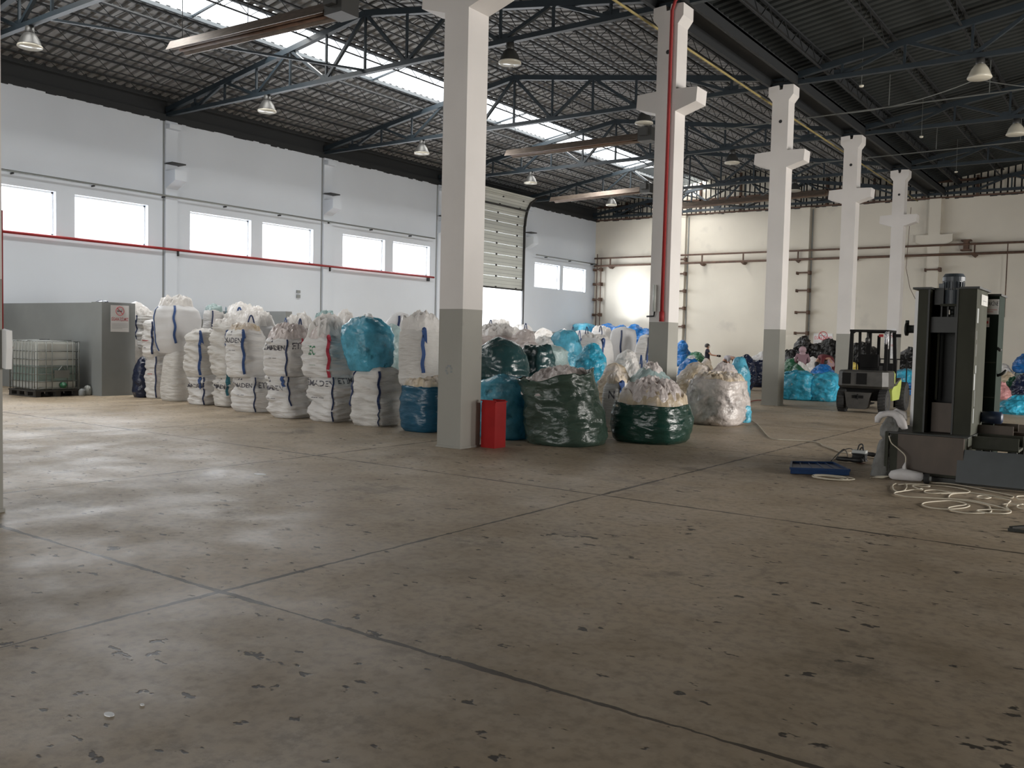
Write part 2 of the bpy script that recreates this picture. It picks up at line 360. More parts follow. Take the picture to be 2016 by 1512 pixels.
mb = MB(); wall_cells(mb, 'y', XR, XR + 0.3, YB, YF + 0.3, 8.6, [(13.0, 22.0, 0, 4.8), (28.5, 35.5, 0, 4.5)], None, 0.3)
struct('wall_right', mb, M['wall_far'])
mb = MB(); wall_cells(mb, 'x', YB - 0.3, YB, XL - .3, XR + .3, 11, [(-16.0, -2.0, 0, 5.0)], None, 0.3)
struct('wall_back', mb, M['wall_far'])

# ragged foam line where the roof meets the walls
mb = MB(); rnd = random.Random(3)
y = YB
while y < YF:
    s = rnd.uniform(0.12, 0.3); mb.box((XL - 0.02, y, HW - rnd.uniform(0.0, 0.05)), (XL + 0.035, y + s, HW + 0.18)); y += s
x = XL
while x < XR:
    s = rnd.uniform(0.12, 0.3); mb.box((x, YF - 0.035, HW - rnd.uniform(0.0, 0.05)), (x + s, YF + 0.02, HW + 0.06)); x += s
struct('trim_1', mb, M['steel_dk'], 'ragged dark sealing line along the wall tops')

# roof sheets
def corrugated(mb, x0, x1, y0, y1, zf, pitch=0.30, depth=0.075, m=0):
    y = y0; pts = []
    while y < y1:
        for dy, dz in ((0, 0), (0.50, 0), (0.56, 1), (0.94, 1)): pts.append((y + dy*pitch, dz*depth))
        y += pitch
    n = len(pts); vs = [(x0, p, zf(x0) + q) for p, q in pts] + [(x1, p, zf(x1) + q) for p, q in pts]
    mb.add(vs, [(i, i + 1, i + 1 + n, i + n) for i in range(n - 1)], m)
zl = lambda x: ZR - SLOPE*abs(x - RIDGE1)
zr = lambda x: ZR - SLOPE*abs(x - RIDGE2)
SKX = (-20.72, -19.28)
mb = MB()
for a, b in ((XL - 0.3, SKX[0]), (SKX[1], RIDGE1), (RIDGE1, XC)): corrugated(mb, a, b, YB - .3, YF + 0.3, zl)
struct('ceiling', mb, M['deck'], 'ribbed grey sheet roof of the window bay')
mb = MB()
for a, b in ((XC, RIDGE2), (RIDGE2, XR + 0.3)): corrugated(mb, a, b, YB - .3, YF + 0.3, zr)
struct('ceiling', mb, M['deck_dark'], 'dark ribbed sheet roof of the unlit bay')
mb = MB(); mb.add([(SKX[0], YB, zl(SKX[0]) + .02), (SKX[1], YB, zl(SKX[1]) + .02), (SKX[1], YF, zl(SKX[1]) + .02), (SKX[0], YF, zl(SKX[0]) + .02)], [(0, 1, 2, 3)])
sk = struct('window_9', mb, M['sky'], 'long milky skylight strip in the roof')
mb = MB()
for x in SKX: mb.box((x - .04, YB, zl(x) - .06), (x + .04, YF, zl(x) + .03))
y = 1.0
while y < YF: mb.bar((SKX[0], y, zl(SKX[0]) - .01), (SKX[1], y, zl(SKX[1]) - .01), 0.05); y += 3.3
struct('skylight_frame', mb, M['steel'], parent=sk)
# upper shell that keeps daylight out above the wall tops
mb = MB(); mb.box((XL - 0.3, YB, HW + .02), (XL - 0.05, YF + .3, 9.05)); struct('trim_2', mb, M['steel_dk'])
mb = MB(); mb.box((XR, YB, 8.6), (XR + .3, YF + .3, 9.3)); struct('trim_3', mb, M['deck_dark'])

# gable cladding above the far wall
mb = MB(); x = XL; p = 0.26
while x < XR:
    zt = lambda q: deck_z(min(max(q, XL), XR)) + 0.03
    a, b, c, d = x, x + p*0.74, x + p*0.82, x + p*0.92; e = x + p
    for u0, u1, d0, d1, m in ((a, b, 0, 0, 0), (b, c, 0, .05, 1), (c, d, .05, .05, 1), (d, e, .05, 0, 1)):
        mb.add([(u0, YF + .10 + d0, HW - .05), (u1, YF + .10 + d1, HW - .05), (u1, YF + .10 + d1, zt(u1)), (u0, YF + .10 + d0, zt(u0))], [(0, 1, 2, 3)], m)
    x += p
struct('wall_gable', mb, [M['clad'], M['steel_dk']], 'ribbed metal gable above the cream wall')
mb = MB(); x = XL + 1.9
while x < XR: mb.box((x - .05, YF - .02, HW), (x + .05, YF + .09, deck_z(x) - .05)); x += 2.15
for z in (8.95,): mb.box((XL, YF - .02, z), (XR, YF + .08, z + .1))
mb.box((XL, YF - .04, HW), (XR, YF + .09, HW + .07))
struct('trim_4', mb, M['rust'], 'rusty gable girts')
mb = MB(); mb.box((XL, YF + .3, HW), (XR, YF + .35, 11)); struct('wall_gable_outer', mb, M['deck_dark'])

# windows
for i, (a, b) in enumerate(WINS):
    mb = MB(); mb.add([(XL - .2, a, WZ[0]), (XL - .2, b, WZ[0]), (XL - .2, b, WZ[1]), (XL - .2, a, WZ[1])], [(0, 1, 2, 3)])
    w = struct(f'window_{i+1}', mb, M['pane'], ['bright window nearest the camera, cut by the picture edge', 'second bright window in the long wall'][i] if i < 2 else ['third bright window, first after the near wall pilaster', 'fourth bright window in the long wall, just left of a pilaster', 'fifth bright window, small, right of the second pilaster', 'sixth bright window, left of the big near column', 'far bright window right of the panel gate', 'last bright window beside the far corner'][i - 2])
    mb = MB(); t = 0.05
    for lo, hi in (((a, WZ[0]), (b, WZ[0] + t)), ((a, WZ[1] - t), (b, WZ[1])), ((a, WZ[0]), (a + t, WZ[1])), ((b - t, WZ[0]), (b, WZ[1]))):
        mb.box((XL - .24, lo[0], lo[1]), (XL - .16, hi[0], hi[1]))
    struct('window_frame', mb, M['frame'], parent=w)

# columns: profile in the XZ plane, extruded along Y
def column(y, label, z_hole=True):
    mb = MB(); w = CW/2; x = XC
    mb.prism([(x - w, 0), (x + w, 0), (x + w, 2.01), (x - w, 2.01)], y, y + CD, 1, 1)
    prof = [(x - w, 2.01), (x + w, 2.01), (x + w, 6.23), (x + .66, 6.37), (x + .68, 6.65), (x + w, 6.67), (x + w, 7.95), (x + .33, 8.10), (x + .33, 8.34),
            (x + .06, 8.36), (x + .04, 8.24), (x - .04, 8.24), (x - .06, 8.36), (x - .33, 8.34), (x - .33, 8.10), (x - w, 7.95), (x - w, 6.67), (x - .64, 6.65), (x - .66, 6.37), (x - w, 6.23)]
    n = len(prof); vs = [(px, y, pz) for px, pz in prof] + [(px, y + CD, pz) for px, pz in prof]
    caps = [(0, 1, 2, 19), (2, 3, 4, 5), (2, 5, 16, 19), (16, 17, 18, 19), (5, 6, 15, 16), (6, 7, 8, 9), (6, 9, 10, 11), (6, 11, 12, 15), (12, 13, 14, 15)]
    fs = caps + [tuple(n + i for i in c[::-1]) for c in caps] + [(i, i + n, (i + 1) % n + n, (i + 1) % n) for i in range(n)]
    mb.add(vs, fs, 0)
    mb.lathe([(0.0, 0), (0.045, 0)], (x + .02, y - .003, 7.42), 12, 'y', 2)
    mb.box((x - w - .012, y - .012, -0.0), (x + w + .012, y + CD + .012, .03), 1)
    o = mb.build('column', [M['col_white'], M['col_grey'], M['dark']]); tag(o, label, None, None, 'structure')
    return o
column(3.21, 'white concrete column at the picture edge')
for y, t in zip(CY, ['big near white column with a grey foot', 'column with the red pipe', 'column beside the navy sack', 'column behind the forklift', 'last column before the cream wall']):
    column(y, 'white concrete ' + t)
# stain mark on the near column
mb = MB(); 
for k in range(7): a0 = -0.4 + k*0.75; mb.box((XC - .02 + .05*cos(a0) - .018, CY[0] - .003, 1.13 + .06*sin(a0) - .016), (XC - .02 + .05*cos(a0) + .018, CY[0] - .0005, 1.13 + .06*sin(a0) + .016))
tag(mb.build('scuff_mark', M['part']), 'round dark scuff mark on the grey foot of the near column', 'mark', None, 'structure')

# wall pilasters with brackets
def pilaster_left(y, k):
    mb = MB(); yc = y; w = .21
    mb.box((XL - .01, yc - w, 0), (XL + .09, yc + w, 2.01), 1); mb.box((XL - .01, yc - w, 2.01), (XL + .09, yc + w, HW - .03), 0)
    mb.add([(XL + .09, yc - w, 6.10), (XL + .09, yc + w, 6.10), (XL + .09, yc + w, 6.65), (XL + .09, yc - w, 6.65), (XL + .58, yc - w, 6.33), (XL + .58, yc + w, 6.33), (XL + .58, yc + w, 6.65), (XL + .58, yc - w, 6.65)],
           [(0, 4, 7, 3), (1, 2, 6, 5), (0, 1, 5, 4), (4, 5, 6, 7), (3, 7, 6, 2)], 0)
    mb.box((XL + .09, yc - w, 7.96), (XL + .30, yc + w, 8.1), 0)
    mb.box((XL - .005, yc - w - .05, 2.01), (XL + .012, yc - w, HW - .03), 2)  # grey strip on the wall, painted in as the pilaster's shadow edge
    mb.box((XL + .0, yc - w, 6.86), (XL + .45, yc + w*1.3, 6.90), 3)
    o = mb.build('wall_pilaster', [M['wall_left'], M['band'], M['part'], M['dark']]); tag(o, ['first', 'second', 'third', 'fourth', 'fifth'][k] + ' shallow white pilaster with a stub bracket on the window wall', None, None, 'structure')
for k in range(5): pilaster_left(10.17 + k*6.615 + .1, k)
for x, w in ((-20.42, .19), (-14.0, .21), (XC, .24)):
    mb = MB(); mb.box((x - w, YF - .22, 0), (x + w, YF, HW - .02))
    if x == XC:
        for s in (-1, 1): mb.prism([(x + s*w, 6.1), (x + s*.75, 6.33), (x + s*.75, 6.65), (x + s*w, 6.65)][::s], YF - .22, YF - .01, 1)
    else: mb.box((x - w - .02, YF - .25, HW - .1), (x + w + .02, YF, HW - .04))
    o = mb.build('wall_pilaster', M['wall_far']); tag(o, {-20.42: 'left', -14.0: 'middle', XC: 'corbelled right'}[x] + ' pilaster on the cream end wall', None, None, 'structure')

# grey partition enclosure at the left with its end pier
mb = MB(); mb.box((XL, 11.61, 0), (-20.905, 11.85, 2.24)); mb.box((-20.9, 11.60, 0), (-20.44, 12.46, 2.255))
o = mb.build('wall_partition', M['part']); tag(o, 'low grey partition wall behind the tank', None, None, 'structure')
mb = MB(); mb.box((XL, 18.2, 0), (-21.7, 18.45, 2.28)); o = mb.build('wall_partition', M['part']); tag(o, 'second low grey partition behind the sacks', None, None, 'structure')

# ------------------------------------------------------------------ sectional gate
y0, y1, z0, z1 = DOOR
gate = thing('sectional_gate', 'half-raised grey panel gate in the window wall', 'gate', (XL, (y0 + y1)/2, 0))
path = [(0.02, 4.05)]
for k in range(6): path.append((0.02, path[-1][1] + 0.52))
for ang in (6, 14, 30, 62): a = radians(ang); path.append((path[-1][0] + 0.40*sin(a), path[-1][1] + 0.40*cos(a)))
for k in range(len(path) - 1):
    (xa, za), (xb, zb) = path[k], path[k + 1]; mb = MB()
    mb.prism([(XL + xa, za + .012), (XL + xb, zb), (XL + xb - .04, zb), (XL + xa - .04, za + .012)], y0 + .05, y1 - .05, 1, 0)
    for f in (.33, .66):
        xm, zm = xa + (xb - xa)*f, za + (zb - za)*f; mb.box((XL + xm - .0, y0 + .06, zm - .006), (XL + xm + .006, y1 - .06, zm + .006), 1)
    for q in (0.1, .37, .63, .9): yy = y0 + (y1 - y0)*q; mb.box((XL + xa, yy - .05, za - .03), (XL + xa + .03, yy + .05, za + .05), 2)
    world_part(mb, 'gate_panel', [M['doorp'], M['part'], M['dark']], gate)
for yy in (y0 + .04, y1 - .04):
    mb = MB(); pts = [(XL + .06, yy, 0.0), (XL + .06, yy, 7.2)] + [(XL + a + .06, yy, b) for a, b in path[6:]]
    for p, q in zip(pts, pts[1:]): mb.bar(p, q, .09, .09)
    world_part(mb, 'gate_track', M['rubber'], gate)
mb = MB(); mb.tube([(XL + .25, y0 + .05, 7.9), (XL + .25, y1 - .05, 7.9)], .05); world_part(mb, 'torsion_shaft', M['dark'], gate)
mb = MB(); mb.box((XL - .02, y0 + .05, 3.98), (XL + .04, y1 - .05, 4.06)); world_part(mb, 'bottom_seal', M['dark'], gate)

# ------------------------------------------------------------------ roof steel
def truss(xa, xb, xr, y, label, n=12):
    t = thing('roof_truss', label, 'roof truss', (xa, y, 8.42), group='roof trusses')
    zt = lambda x: deck_z(x + (0.001 if xa > XC - .1 else -0.001)) - 0.42
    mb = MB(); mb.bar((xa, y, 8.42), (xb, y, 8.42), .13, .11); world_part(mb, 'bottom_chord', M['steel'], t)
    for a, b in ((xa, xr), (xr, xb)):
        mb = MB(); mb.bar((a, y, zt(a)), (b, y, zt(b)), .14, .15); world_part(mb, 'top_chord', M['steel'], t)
    xs = [xa + (xb - xa)*k/n for k in range(n + 1)]
    for k in range(1, n):
        mb = MB(); mb.bar((xs[k], y, 8.42), (xs[k], y, zt(xs[k])), .055, .055); world_part(mb, 'post', M['steel'], t)
    for k in range(0, n, 2):
        for p, q in ((k, k + 1), (k + 2, k + 1)):
            if p in (0, n): continue
            mb = MB(); mb.bar((xs[p], y, zt(xs[p])), (xs[q], y, 8.44), .08, .08); world_part(mb, 'diagonal', M['steel'], t)
    for k in range(1, n, 2):
        mb = MB(); mb.box((xs[k] - .2, y - .012, 8.38), (xs[k] + .2, y + .012, 8.60)); world_part(mb, 'gusset_plate', M['steel'], t)
    return t
TY = [10.17 + 6.615*k for k in range(5)] + [43.2]
nm = ['nearest', 'second', 'third', 'fourth', 'fifth', 'last']
for k, y in enumerate(TY):
    truss(XL, XC, RIDGE1, y, f'{nm[k]} blue-grey steel truss from the camera in the skylit bay')
    if k: truss(XC, XR, RIDGE2, y, f'{nm[k]} steel truss from the camera in the dark bay')

def purlin(x, label, depth=.30, m='steel_dk'):
    zt = deck_z(x) - .045; zb = zt - depth; mb = MB()
    mb.box((x - .035, YB, zt - .04), (x + .035, YF, zt)); mb.box((x - .022, YB, zb), (x + .022, YF, zb + .03))
    y = YB; up = True; st = .40 if depth < .35 else .5
    while y < YF - st:
        mb.bar((x, y, zb if up else zt), (x, y + st, zt if up else zb), .014); y += st; up = not up
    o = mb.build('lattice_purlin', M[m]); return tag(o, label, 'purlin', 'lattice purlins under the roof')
ordn = ['first', 'second', 'third', 'fourth', 'fifth', 'sixth', 'seventh', 'eighth', 'ninth', 'tenth', 'eleventh', 'twelfth', 'thirteenth', 'fourteenth', 'fifteenth', 'sixteenth', 'seventeenth', 'eighteenth']
for k in range(18):
    x = XL + (XC - XL)*(k + .5)/18
    if SKX[0] - .1 < x < SKX[1] + .1: x = SKX[1] + .12 if x > -20 else SKX[0] - .12
    purlin(x, f'dark lattice purlin, {ordn[k]} from the window wall under the grey roof')
for k in range(10):
    x = XC + (XR - XC)*(k + .6)/11
    purlin(x, f'dark lattice purlin, {ordn[k]} from the column row under the dark roof', .42)
mb = MB(); mb.box((XC - .38, YB, 8.36), (XC - .30, YF, 8.66)); mb.box((XC + .30, YB, 8.36), (XC + .38, YF, 8.66)); mb.box((XC - .38, YB, 8.58), (XC + .38, YF, 8.64))
mb.bar((XC + .9, YB, 8.86), (XC + .9, YF, 8.86), .1, .16)
tag(mb.build('gutter_beam', M['steel_dk']), 'long steel valley gutter beam over the column row', 'beam')
# bracing near the far wall
t = thing('end_bracing', 'crossed steel braces standing before the ribbed gable', 'bracing', (-17, 43.0, 8.5))
for a, b in ((-24.5, -21.5), (-20.4, -17.2), (-17.2, -14), (-14, -10.9)):
    for p, q in ((a, b), (b, a)):
        mb = MB(); mb.bar((p, 43.32, 8.4), (q, 43.32, deck_z(q) - .5), .07); world_part(mb, 'brace', M['steel_dk'], t)
# plan bracing seen as bluish crossing struts
t = thing('roof_bracing', 'pale blue crossing struts under the roof behind the red pipe column', 'bracing', (-17, 40, 8.5))
for p, q in (((XL + 4.3, 36.63), (RIDGE1, 43.2)), ((RIDGE1, 36.63), (XL + 4.3, 43.2)), ((RIDGE1, 36.63), (-12.6, 43.2)), ((-12.6, 36.63), (RIDGE1, 43.2)), ((-20.4, 10.17), (-17, 16.78))):
    mb = MB(); mb.bar((p[0], p[1], 8.46), (q[0], q[1], 8.46), .07, .05); world_part(mb, 'strut', M['steel'], t)

# bell lamps
def lamp(x, y, label, proto=None, glassy=False):
    z = 8.36
    t = thing('bell_lamp', label, 'ceiling lamp', (x, y, z), group='bell lamps under the trusses')
    MB().lathe([(0, 0), (.09, 0), (.10, -.12), (.09, -.16), (.05, -.17)], n=16).build('ballast', M['lampg'], t, True)
    mb = MB(); mb.lathe([(.06, -.13), (.12, -.16), (.19, -.26), (.245, -.40), (.262, -.44), (.25, -.44), (.235, -.39), (.18, -.27), (.10, -.18), (0, -.17)], n=24)
    mb.build('reflector', M['lampw' if glassy else 'lampg'], t, True)
    MB().lathe([(.262, -.425), (.268, -.455), (.25, -.47), (0, -.475)], n=24).build('diffuser', M['lampw'], t, True)
    MB().tube([(0, 0, 0), (0, 0, .05)], .012).build('hook', M['dark'], t)
    return t
L1 = lamp(-20.9, TY[0], 'grey bell lamp hanging furthest left near the picture edge')
for k, w in ((1, 'right of the first wall pilaster'), (2, 'left of the big near column'), (3, 'just right of the big near column'), (4, 'in the far left bay corner')):
    dup(L1, (-20.9, TY[k], 8.36), 0, 'grey bell lamp on the window side, ' + w)
for k, w in ((1, 'right of the near column top'), (2, 'left of the red pipe column bracket'), (3, 'right of the red pipe column'), (4, 'fourth along the column side')):
    dup(L1, (-12.35, TY[k], 8.36), 0, 'grey bell lamp on the column side, ' + w)
L2 = lamp(-3.65, TY[2], 'pale ribbed bell lamp, the upper one in the dark bay', glassy=True)
dup(L2, (-3.65, TY[3], 8.36), 0, 'pale ribbed bell lamp, the lower one in the dark bay')
# small round ceiling sensors on rods in the dark bay
for x, y, w in ((-6.3, 23.4, 'upper'), (-6.2, 29.9, 'middle'), (-6.3, 36.4, 'lower')):
    t = thing('hanging_detector', f'small white round detector on a thin rod, the {w} one in the dark bay', 'detector', (x, y, 8.1), group='round detectors')
    MB().lathe([(0, -.03), (.05, -.02), (.06, .02), (0, .04)], n=12).build('sensor_head', M['lampw'], t, True)
    MB().tube([(0, 0, .04), (0, 0, 1.4)], .007, 6).build('rod', M['cage'], t)

# radiant tube heaters
def heater(a, b, label, box_end=True):
    a = Vector(a); b = Vector(b); t = thing('radiant_heater', label, 'heater', ((a + b)/2), group='radiant tube heaters')
    mb = MB(); w = .24
    mb.prism([(-w, -.10), (-w*.55, .10), (w*.55, .10), (w, -.10), (w*.93, -.10), (w*.5, .08), (-w*.5, .08), (-w*.93, -.10)], 0, (b - a).length, 0)
    d = (b - a).normalized(); mb.v = [a + d*p.x + Vector((0, 1, 0))*p.y + Vector((0, 0, 1))*p.z for p in mb.v]
    world_part(mb, 'reflector_hood', M['heater'], t)
    for s in (-.09, .09):
        mb = MB(); mb.tube([a + Vector((.05, s, -.03)), b + Vector((-.05, s, -.03))], .045, 10); world_part(mb, 'burner_tube', M['rust'], t, True)
    if box_end:
        mb = MB(); mb.box(b + Vector((0, -.2, -.15)), b + Vector((.45, .22, .22))); mb.box(b + Vector((.1, -.32, -.02)), b + Vector((.34, -.2, .2))); world_part(mb, 'burner_box', M['lampg'], t)
        mb = MB(); mb.lathe([(0, 0), (.1, 0), (.1, .13), (0, .13)], b + Vector((.2, 0, .2)), 14); world_part(mb, 'fan', M['dark'], t)
    for f in (.05, .5, .92):
        p = a.lerp(b, f); mb = MB(); mb.tube([p + Vector((0, 0, .1)), Vector((p.x, p.y, deck_z(p.x) - .1))], .008, 6); world_part(mb, 'hanger', M['dark'], t)
heater((-17.2, 11.4, 7.6), (-12.4, 11.4, 7.46), 'long brown tube heater left of the near column')
heater((-17.4, 23.7, 7.6), (-12.6, 23.7, 7.6), 'long tube heater between the near column and the red pipe column')
heater((-21.4, 32.4, 7.6), (-17.1, 32.4, 7.7), 'dim tube heater above the panel gate')
heater((-18.6, 36.5, 7.6), (-11.0, 36.5, 7.72), 'long tube heater before the ribbed gable', False)

# pipes and cables
mb = MB(); mb.tube([(-8.85, 11, 8.22), (-8.85, YF - 1, 8.06)], .026, 8); tag(mb.build('gas_pipe', M['yellow'], smooth=True), 'long thin yellow gas pipe under the roof beside the columns', 'pipe')
t = thing('drain_pipe', 'red pipe running down the front of the second column', 'pipe', (-8.15, 16.5, 2.0))
mb = MB(); mb.tube([(-7.9, 16.55, 8.5), (-8.06, 16.45, 8.38), (-8.15, 16.49, 8.2), (-8.17, 16.49, 2.2)], .035, 10); world_part(mb, 'pipe_run', M['redp'], t, True)
mb = MB(); mb.tube([(-8.17, 16.49, 2.22), (-8.17, 16.49, 2.02)], .05, 10); world_part(mb, 'end_fitting', M['redp'], t, True)
t = thing('wall_fitting', 'cream tube with a bent grey lower end on the red pipe column', 'fitting', (-8.35, 16.5, 2.2))
mb = MB(); mb.tube([(-8.33, 16.48, 2.22), (-8.33, 16.48, 2.76)], .04, 10); world_part(mb, 'tube', M['yelf'] if 0 else M['doorp'], t, True)
mb = MB(); mb.tube([(-8.33, 16.48, 2.22), (-8.34, 16.48, 2.13), (-8.50, 16.48, 2.12)], .018, 8); world_part(mb, 'bent_end', M['dark'], t, True)
mb = MB(); mb.tube([(-8.10, 3.692, 2.6), (-8.10, 3.692, 1.55)], .016, 8); tag(mb.build('red_riser_pipe', M['redp'], smooth=True), 'thin red pipe at the picture edge', 'pipe')
t = thing('junction_box', 'worn white electrical box at the left picture edge', 'electrical box', (-8.02, 3.72, 1.3))
mb = MB(); mb.prism([(-.12, -.04), (.04, -.06), (.055, .12), (.05, .27), (-.12, .29)], -.05, .0, 1); mb.build('box_body', M['frame'], t)
mb = MB(); mb.box((-.05, .0, .12), (.05, .008, .135)); mb.build('latch', M['rust'], t)

for (ya, yb, w) in ((11.0, 29.6, 'near'), (37.4, YF - .1, 'far')):
    t = thing('window_rail', f'thin grey conduit above the {w} windows', 'conduit', (XL + .1, ya, 5.85))
    mb = MB(); mb.tube([(XL + .16, ya, 5.86), (XL + .16, yb, 5.86)], .028, 8); world_part(mb, 'rail', M['cage'], t, True)
    y = ya + 1
    while y < yb:
        mb = MB(); mb.box((XL, y - .012, 5.79), (XL + .17, y + .012, 5.84)); world_part(mb, 'bracket', M['dark'], t); y += 2.3
t = thing('water_pipe', 'long red pipe under the window row', 'pipe', (XL + .1, 11, 4.2))
mb = MB(); mb.tube([(XL + .15, 10.6, 4.20), (XL + .15, 29.6, 4.18)], .04, 8); world_part(mb, 'pipe_run', M['redp'], t, True)
for y in (10.4, 17.1, 23.6, 29.3): mb = MB(); mb.box((XL, y - .02, 4.0), (XL + .16, y + .02, 4.17)); world_part(mb, 'bracket', M['dark'], t)
t = thing('pipe_rack', 'two brown pipes running across the cream end wall', 'pipe rack', (-14, YF - .2, 6))
for z, d in ((6.16, .045), (5.74, .055)):
    mb = MB(); mb.tube([(-25.6, YF - .32, z), (XR - .05, YF - .32, z)], d, 8); world_part(mb, 'pipe_run', M['rust'], t, True)
for x in (-24.6, -19.2, -17.0, -14.25, -11.6, -9.6, -6.6, -3.8, -1.2):
    mb = MB(); mb.box((x - .03, YF - .35, 5.70), (x + .03, YF - .29, 6.2)); mb.prism([(x - .12, 5.69), (x + .12, 5.69), (x, 5.58)], YF - .36, YF - .005, 1); world_part(mb, 'pipe_bracket', M['rust'], t)
mb = MB(); mb.tube([(-5.33, YF - .38, 6.2), (-5.33, YF - .38, 3.0)], .022, 6); tag(mb.build('downpipe', M['rust']), 'thin dark pipe dropping down the cream wall behind the press', 'pipe')
mb = MB(); mb.box((-7.15, YF - .4, 6.3), (-6.75, YF - .02, 6.36)); mb.box((-7.05, YF - .35, 5.93), (-6.85, YF - .02, 6.3)); mb.box((-7.15, YF - .4, 5.88), (-6.75, YF - .02, 5.94))
tag(mb.build('pipe_valve', M['rust']), 'rusty flanged pipe stub sticking out of the cream wall', 'pipe stub')
# clamps strapped round the pilasters
k = 0
for x, w, zs, nmx in ((-20.42, .26, (5.95, 5.2, 4.3, 3.4, 2.45), 'behind the red pipe column'), (-14.0, .3, (5.1, 4.25, 3.2, 2.2), 'above the dark heap'), (XC, .3, (5.1,), 'behind the last column'), (XL + .3, .2, (5.55, 4.75, 3.9, 3.05, 2.2), 'in the far corner')):
    for j, z in enumerate(zs):
        mb = MB(); mb.box((x - w, YF - .31, z - .035), (x + w, YF - .25, z + .035)); mb.box((x + w - .05, YF - .34, z - .09), (x + w + .04, YF - .01, z + .09)); mb.box((x - w - .02, YF - .32, z - .08), (x - w + .03, YF - .01, z + .06))
        tag(mb.build('pilaster_clamp', M['rust']), f'rusty steel clamp {ordn[j]} from the top on the pilaster {nmx}', 'clamp', 'clamps on the end wall pilasters')
mb = MB(); mb.tube([(XL + .3, YF - .28, 2.0), (XL + .3, YF - .28, 6.4)], .03, 6); mb.tube([(XL + .55, YF - .28, 2.0), (XL + .55, YF - .28, 6.2)], .03, 6)
tag(mb.build('corner_pipes', M['rust']), 'pair of thin pipes in the far corner', 'pipe')
for x, w in ((-20.13, 'left'), (-13.69, 'right')):
    mb = MB(); mb.tube([(x, YF - .04, 1.5), (x, YF - .04, HW - .1)], .03, 6)
    tag(mb.build('drain_pipe', M['part']), f'thin grey pipe beside the {w} pilaster of the cream wall', 'pipe')
# cables drooping in the dark bay
def droop(a, b, sag, r=.012, n=14):
    a = Vector(a); b = Vector(b); return [a.lerp(b, i/n) + Vector((0, 0, -4*sag*(i/n)*(1 - i/n))) for i in range(n + 1)]
mb = MB(); mb.tube(droop((-7.9, 26.6, 8.3), (-4.2, 26.6, 8.75), .18) + droop((-4.2, 26.6, 8.75), (0, 26.6, 8.3), .3)[1:], .014, 5)
tag(mb.build('drooping_cable', M['cage']), 'slack cable drooping between hangers in the dark bay', 'cable')
for y, w in ((26.6, 'nearer'), (33.2, 'further')):
    mb = MB(); mb.tube([(-12, y, 8.25), (8, y, 8.45)], .02, 6)
    for x in (-6.4, -3.9, -1.5, 1): mb.tube([(x, y, 8.35), (x, y, 9.2)], .012, 5)
    tag(mb.build('support_wire', M['cage']), f'thin wire with hanger rods across the dark bay, the {w} one', 'cable')
mb = MB(); mb.tube([(-9.25, YF - .3, 7.9), (-9.3, YF - .3, 6.6), (-9.35, YF - .3, 5.2), (-9.15, YF - .3, 4.3), (-8.9, YF - .3, 3.8)], .012, 5)
tag(mb.build('hanging_cable', M['rust']), 'thin cable hanging down the cream wall left of the last column', 'cable')
mb = MB(); mb.box((XL + .0, 22.08, 3.10), (XL + .05, 22.24, 3.2)); mb.box((XL, 22.08, 2.92), (XL + .05, 22.24, 3.04)); tag(mb.build('wall_switch', M['part']), 'pair of small grey switches on the white wall', 'switch')
mb = MB(); mb.box((-4.35, YF - .06, 2.5), (-4.0, YF, 3.25)); tag(mb.build('wall_recess_box', M['rust']), 'small rusty box low on the cream wall right of the press', 'box')

# no smoking signs
def no_smoking(loc, rz, w, h, label, txt=True):
    t = thing('no_smoking_sign', label, 'sign', loc, rz)
    mb = MB(); mb.box((-w/2, -.006, -h/2), (w/2, 0, h/2)); mb.build('sign_board', M['signw'], t)
    mb = MB(); R = w*.22; zc = h*.28; n = 28
    mb.tube([(R*cos(2*pi*i/n), -.009, zc + R*sin(2*pi*i/n)) for i in range(n)], w*.016, 6, closed=True)
    mb.bar((-R*.7, -.01, zc + R*.7), (R*.7, -.01, zc - R*.7), .006, w*.03)
    mb.build('ban_ring', M['signr'], t)
    mb = MB(); mb.box((-R*.7, -.009, zc - .012), (R*.5, -.007, zc + .012)); mb.tube([(R*.5, -.009, zc + .02), (R*.6, -.009, zc + R*.3), (R*.45, -.009, zc + R*.5)], w*.01, 5); mb.build('cigarette_mark', M['ink'], t)
    vs, fs = text_geo('SİGARA İÇİLMEZ', 1.0); xs = [v.x for v in vs]; k = w*.92/(max(xs) - min(xs)); zo = -h*.08
    link_mesh('sign_lettering', [(v.x*k, -.008, zo + v.y*k*1.9) for v in vs], fs, M['signr'], t)
    mb = MB()
    for i in range(5): mb.box((-w*.45, -.008, -h*.2 - i*h*.045), (w*.45*(1 if i < 4 else .3), -.0065, -h*.2 - i*h*.045 + h*.014))
    mb.build('small_print', M['signg'], t)
no_smoking((-20.43, 12.05, 1.87), radians(90), .47, .64, 'white no smoking sign on the end of the grey partition')
no_smoking((-8.30, CY[4] - .005, 1.75), 0, .34, 1.15, 'tall white no smoking sign on the last column, seen through the forklift')
no_smoking((-13.0, YF - .01, 1.95), 0, .9, .5, 'faded no smoking sign on the cream wall above the dark heap')

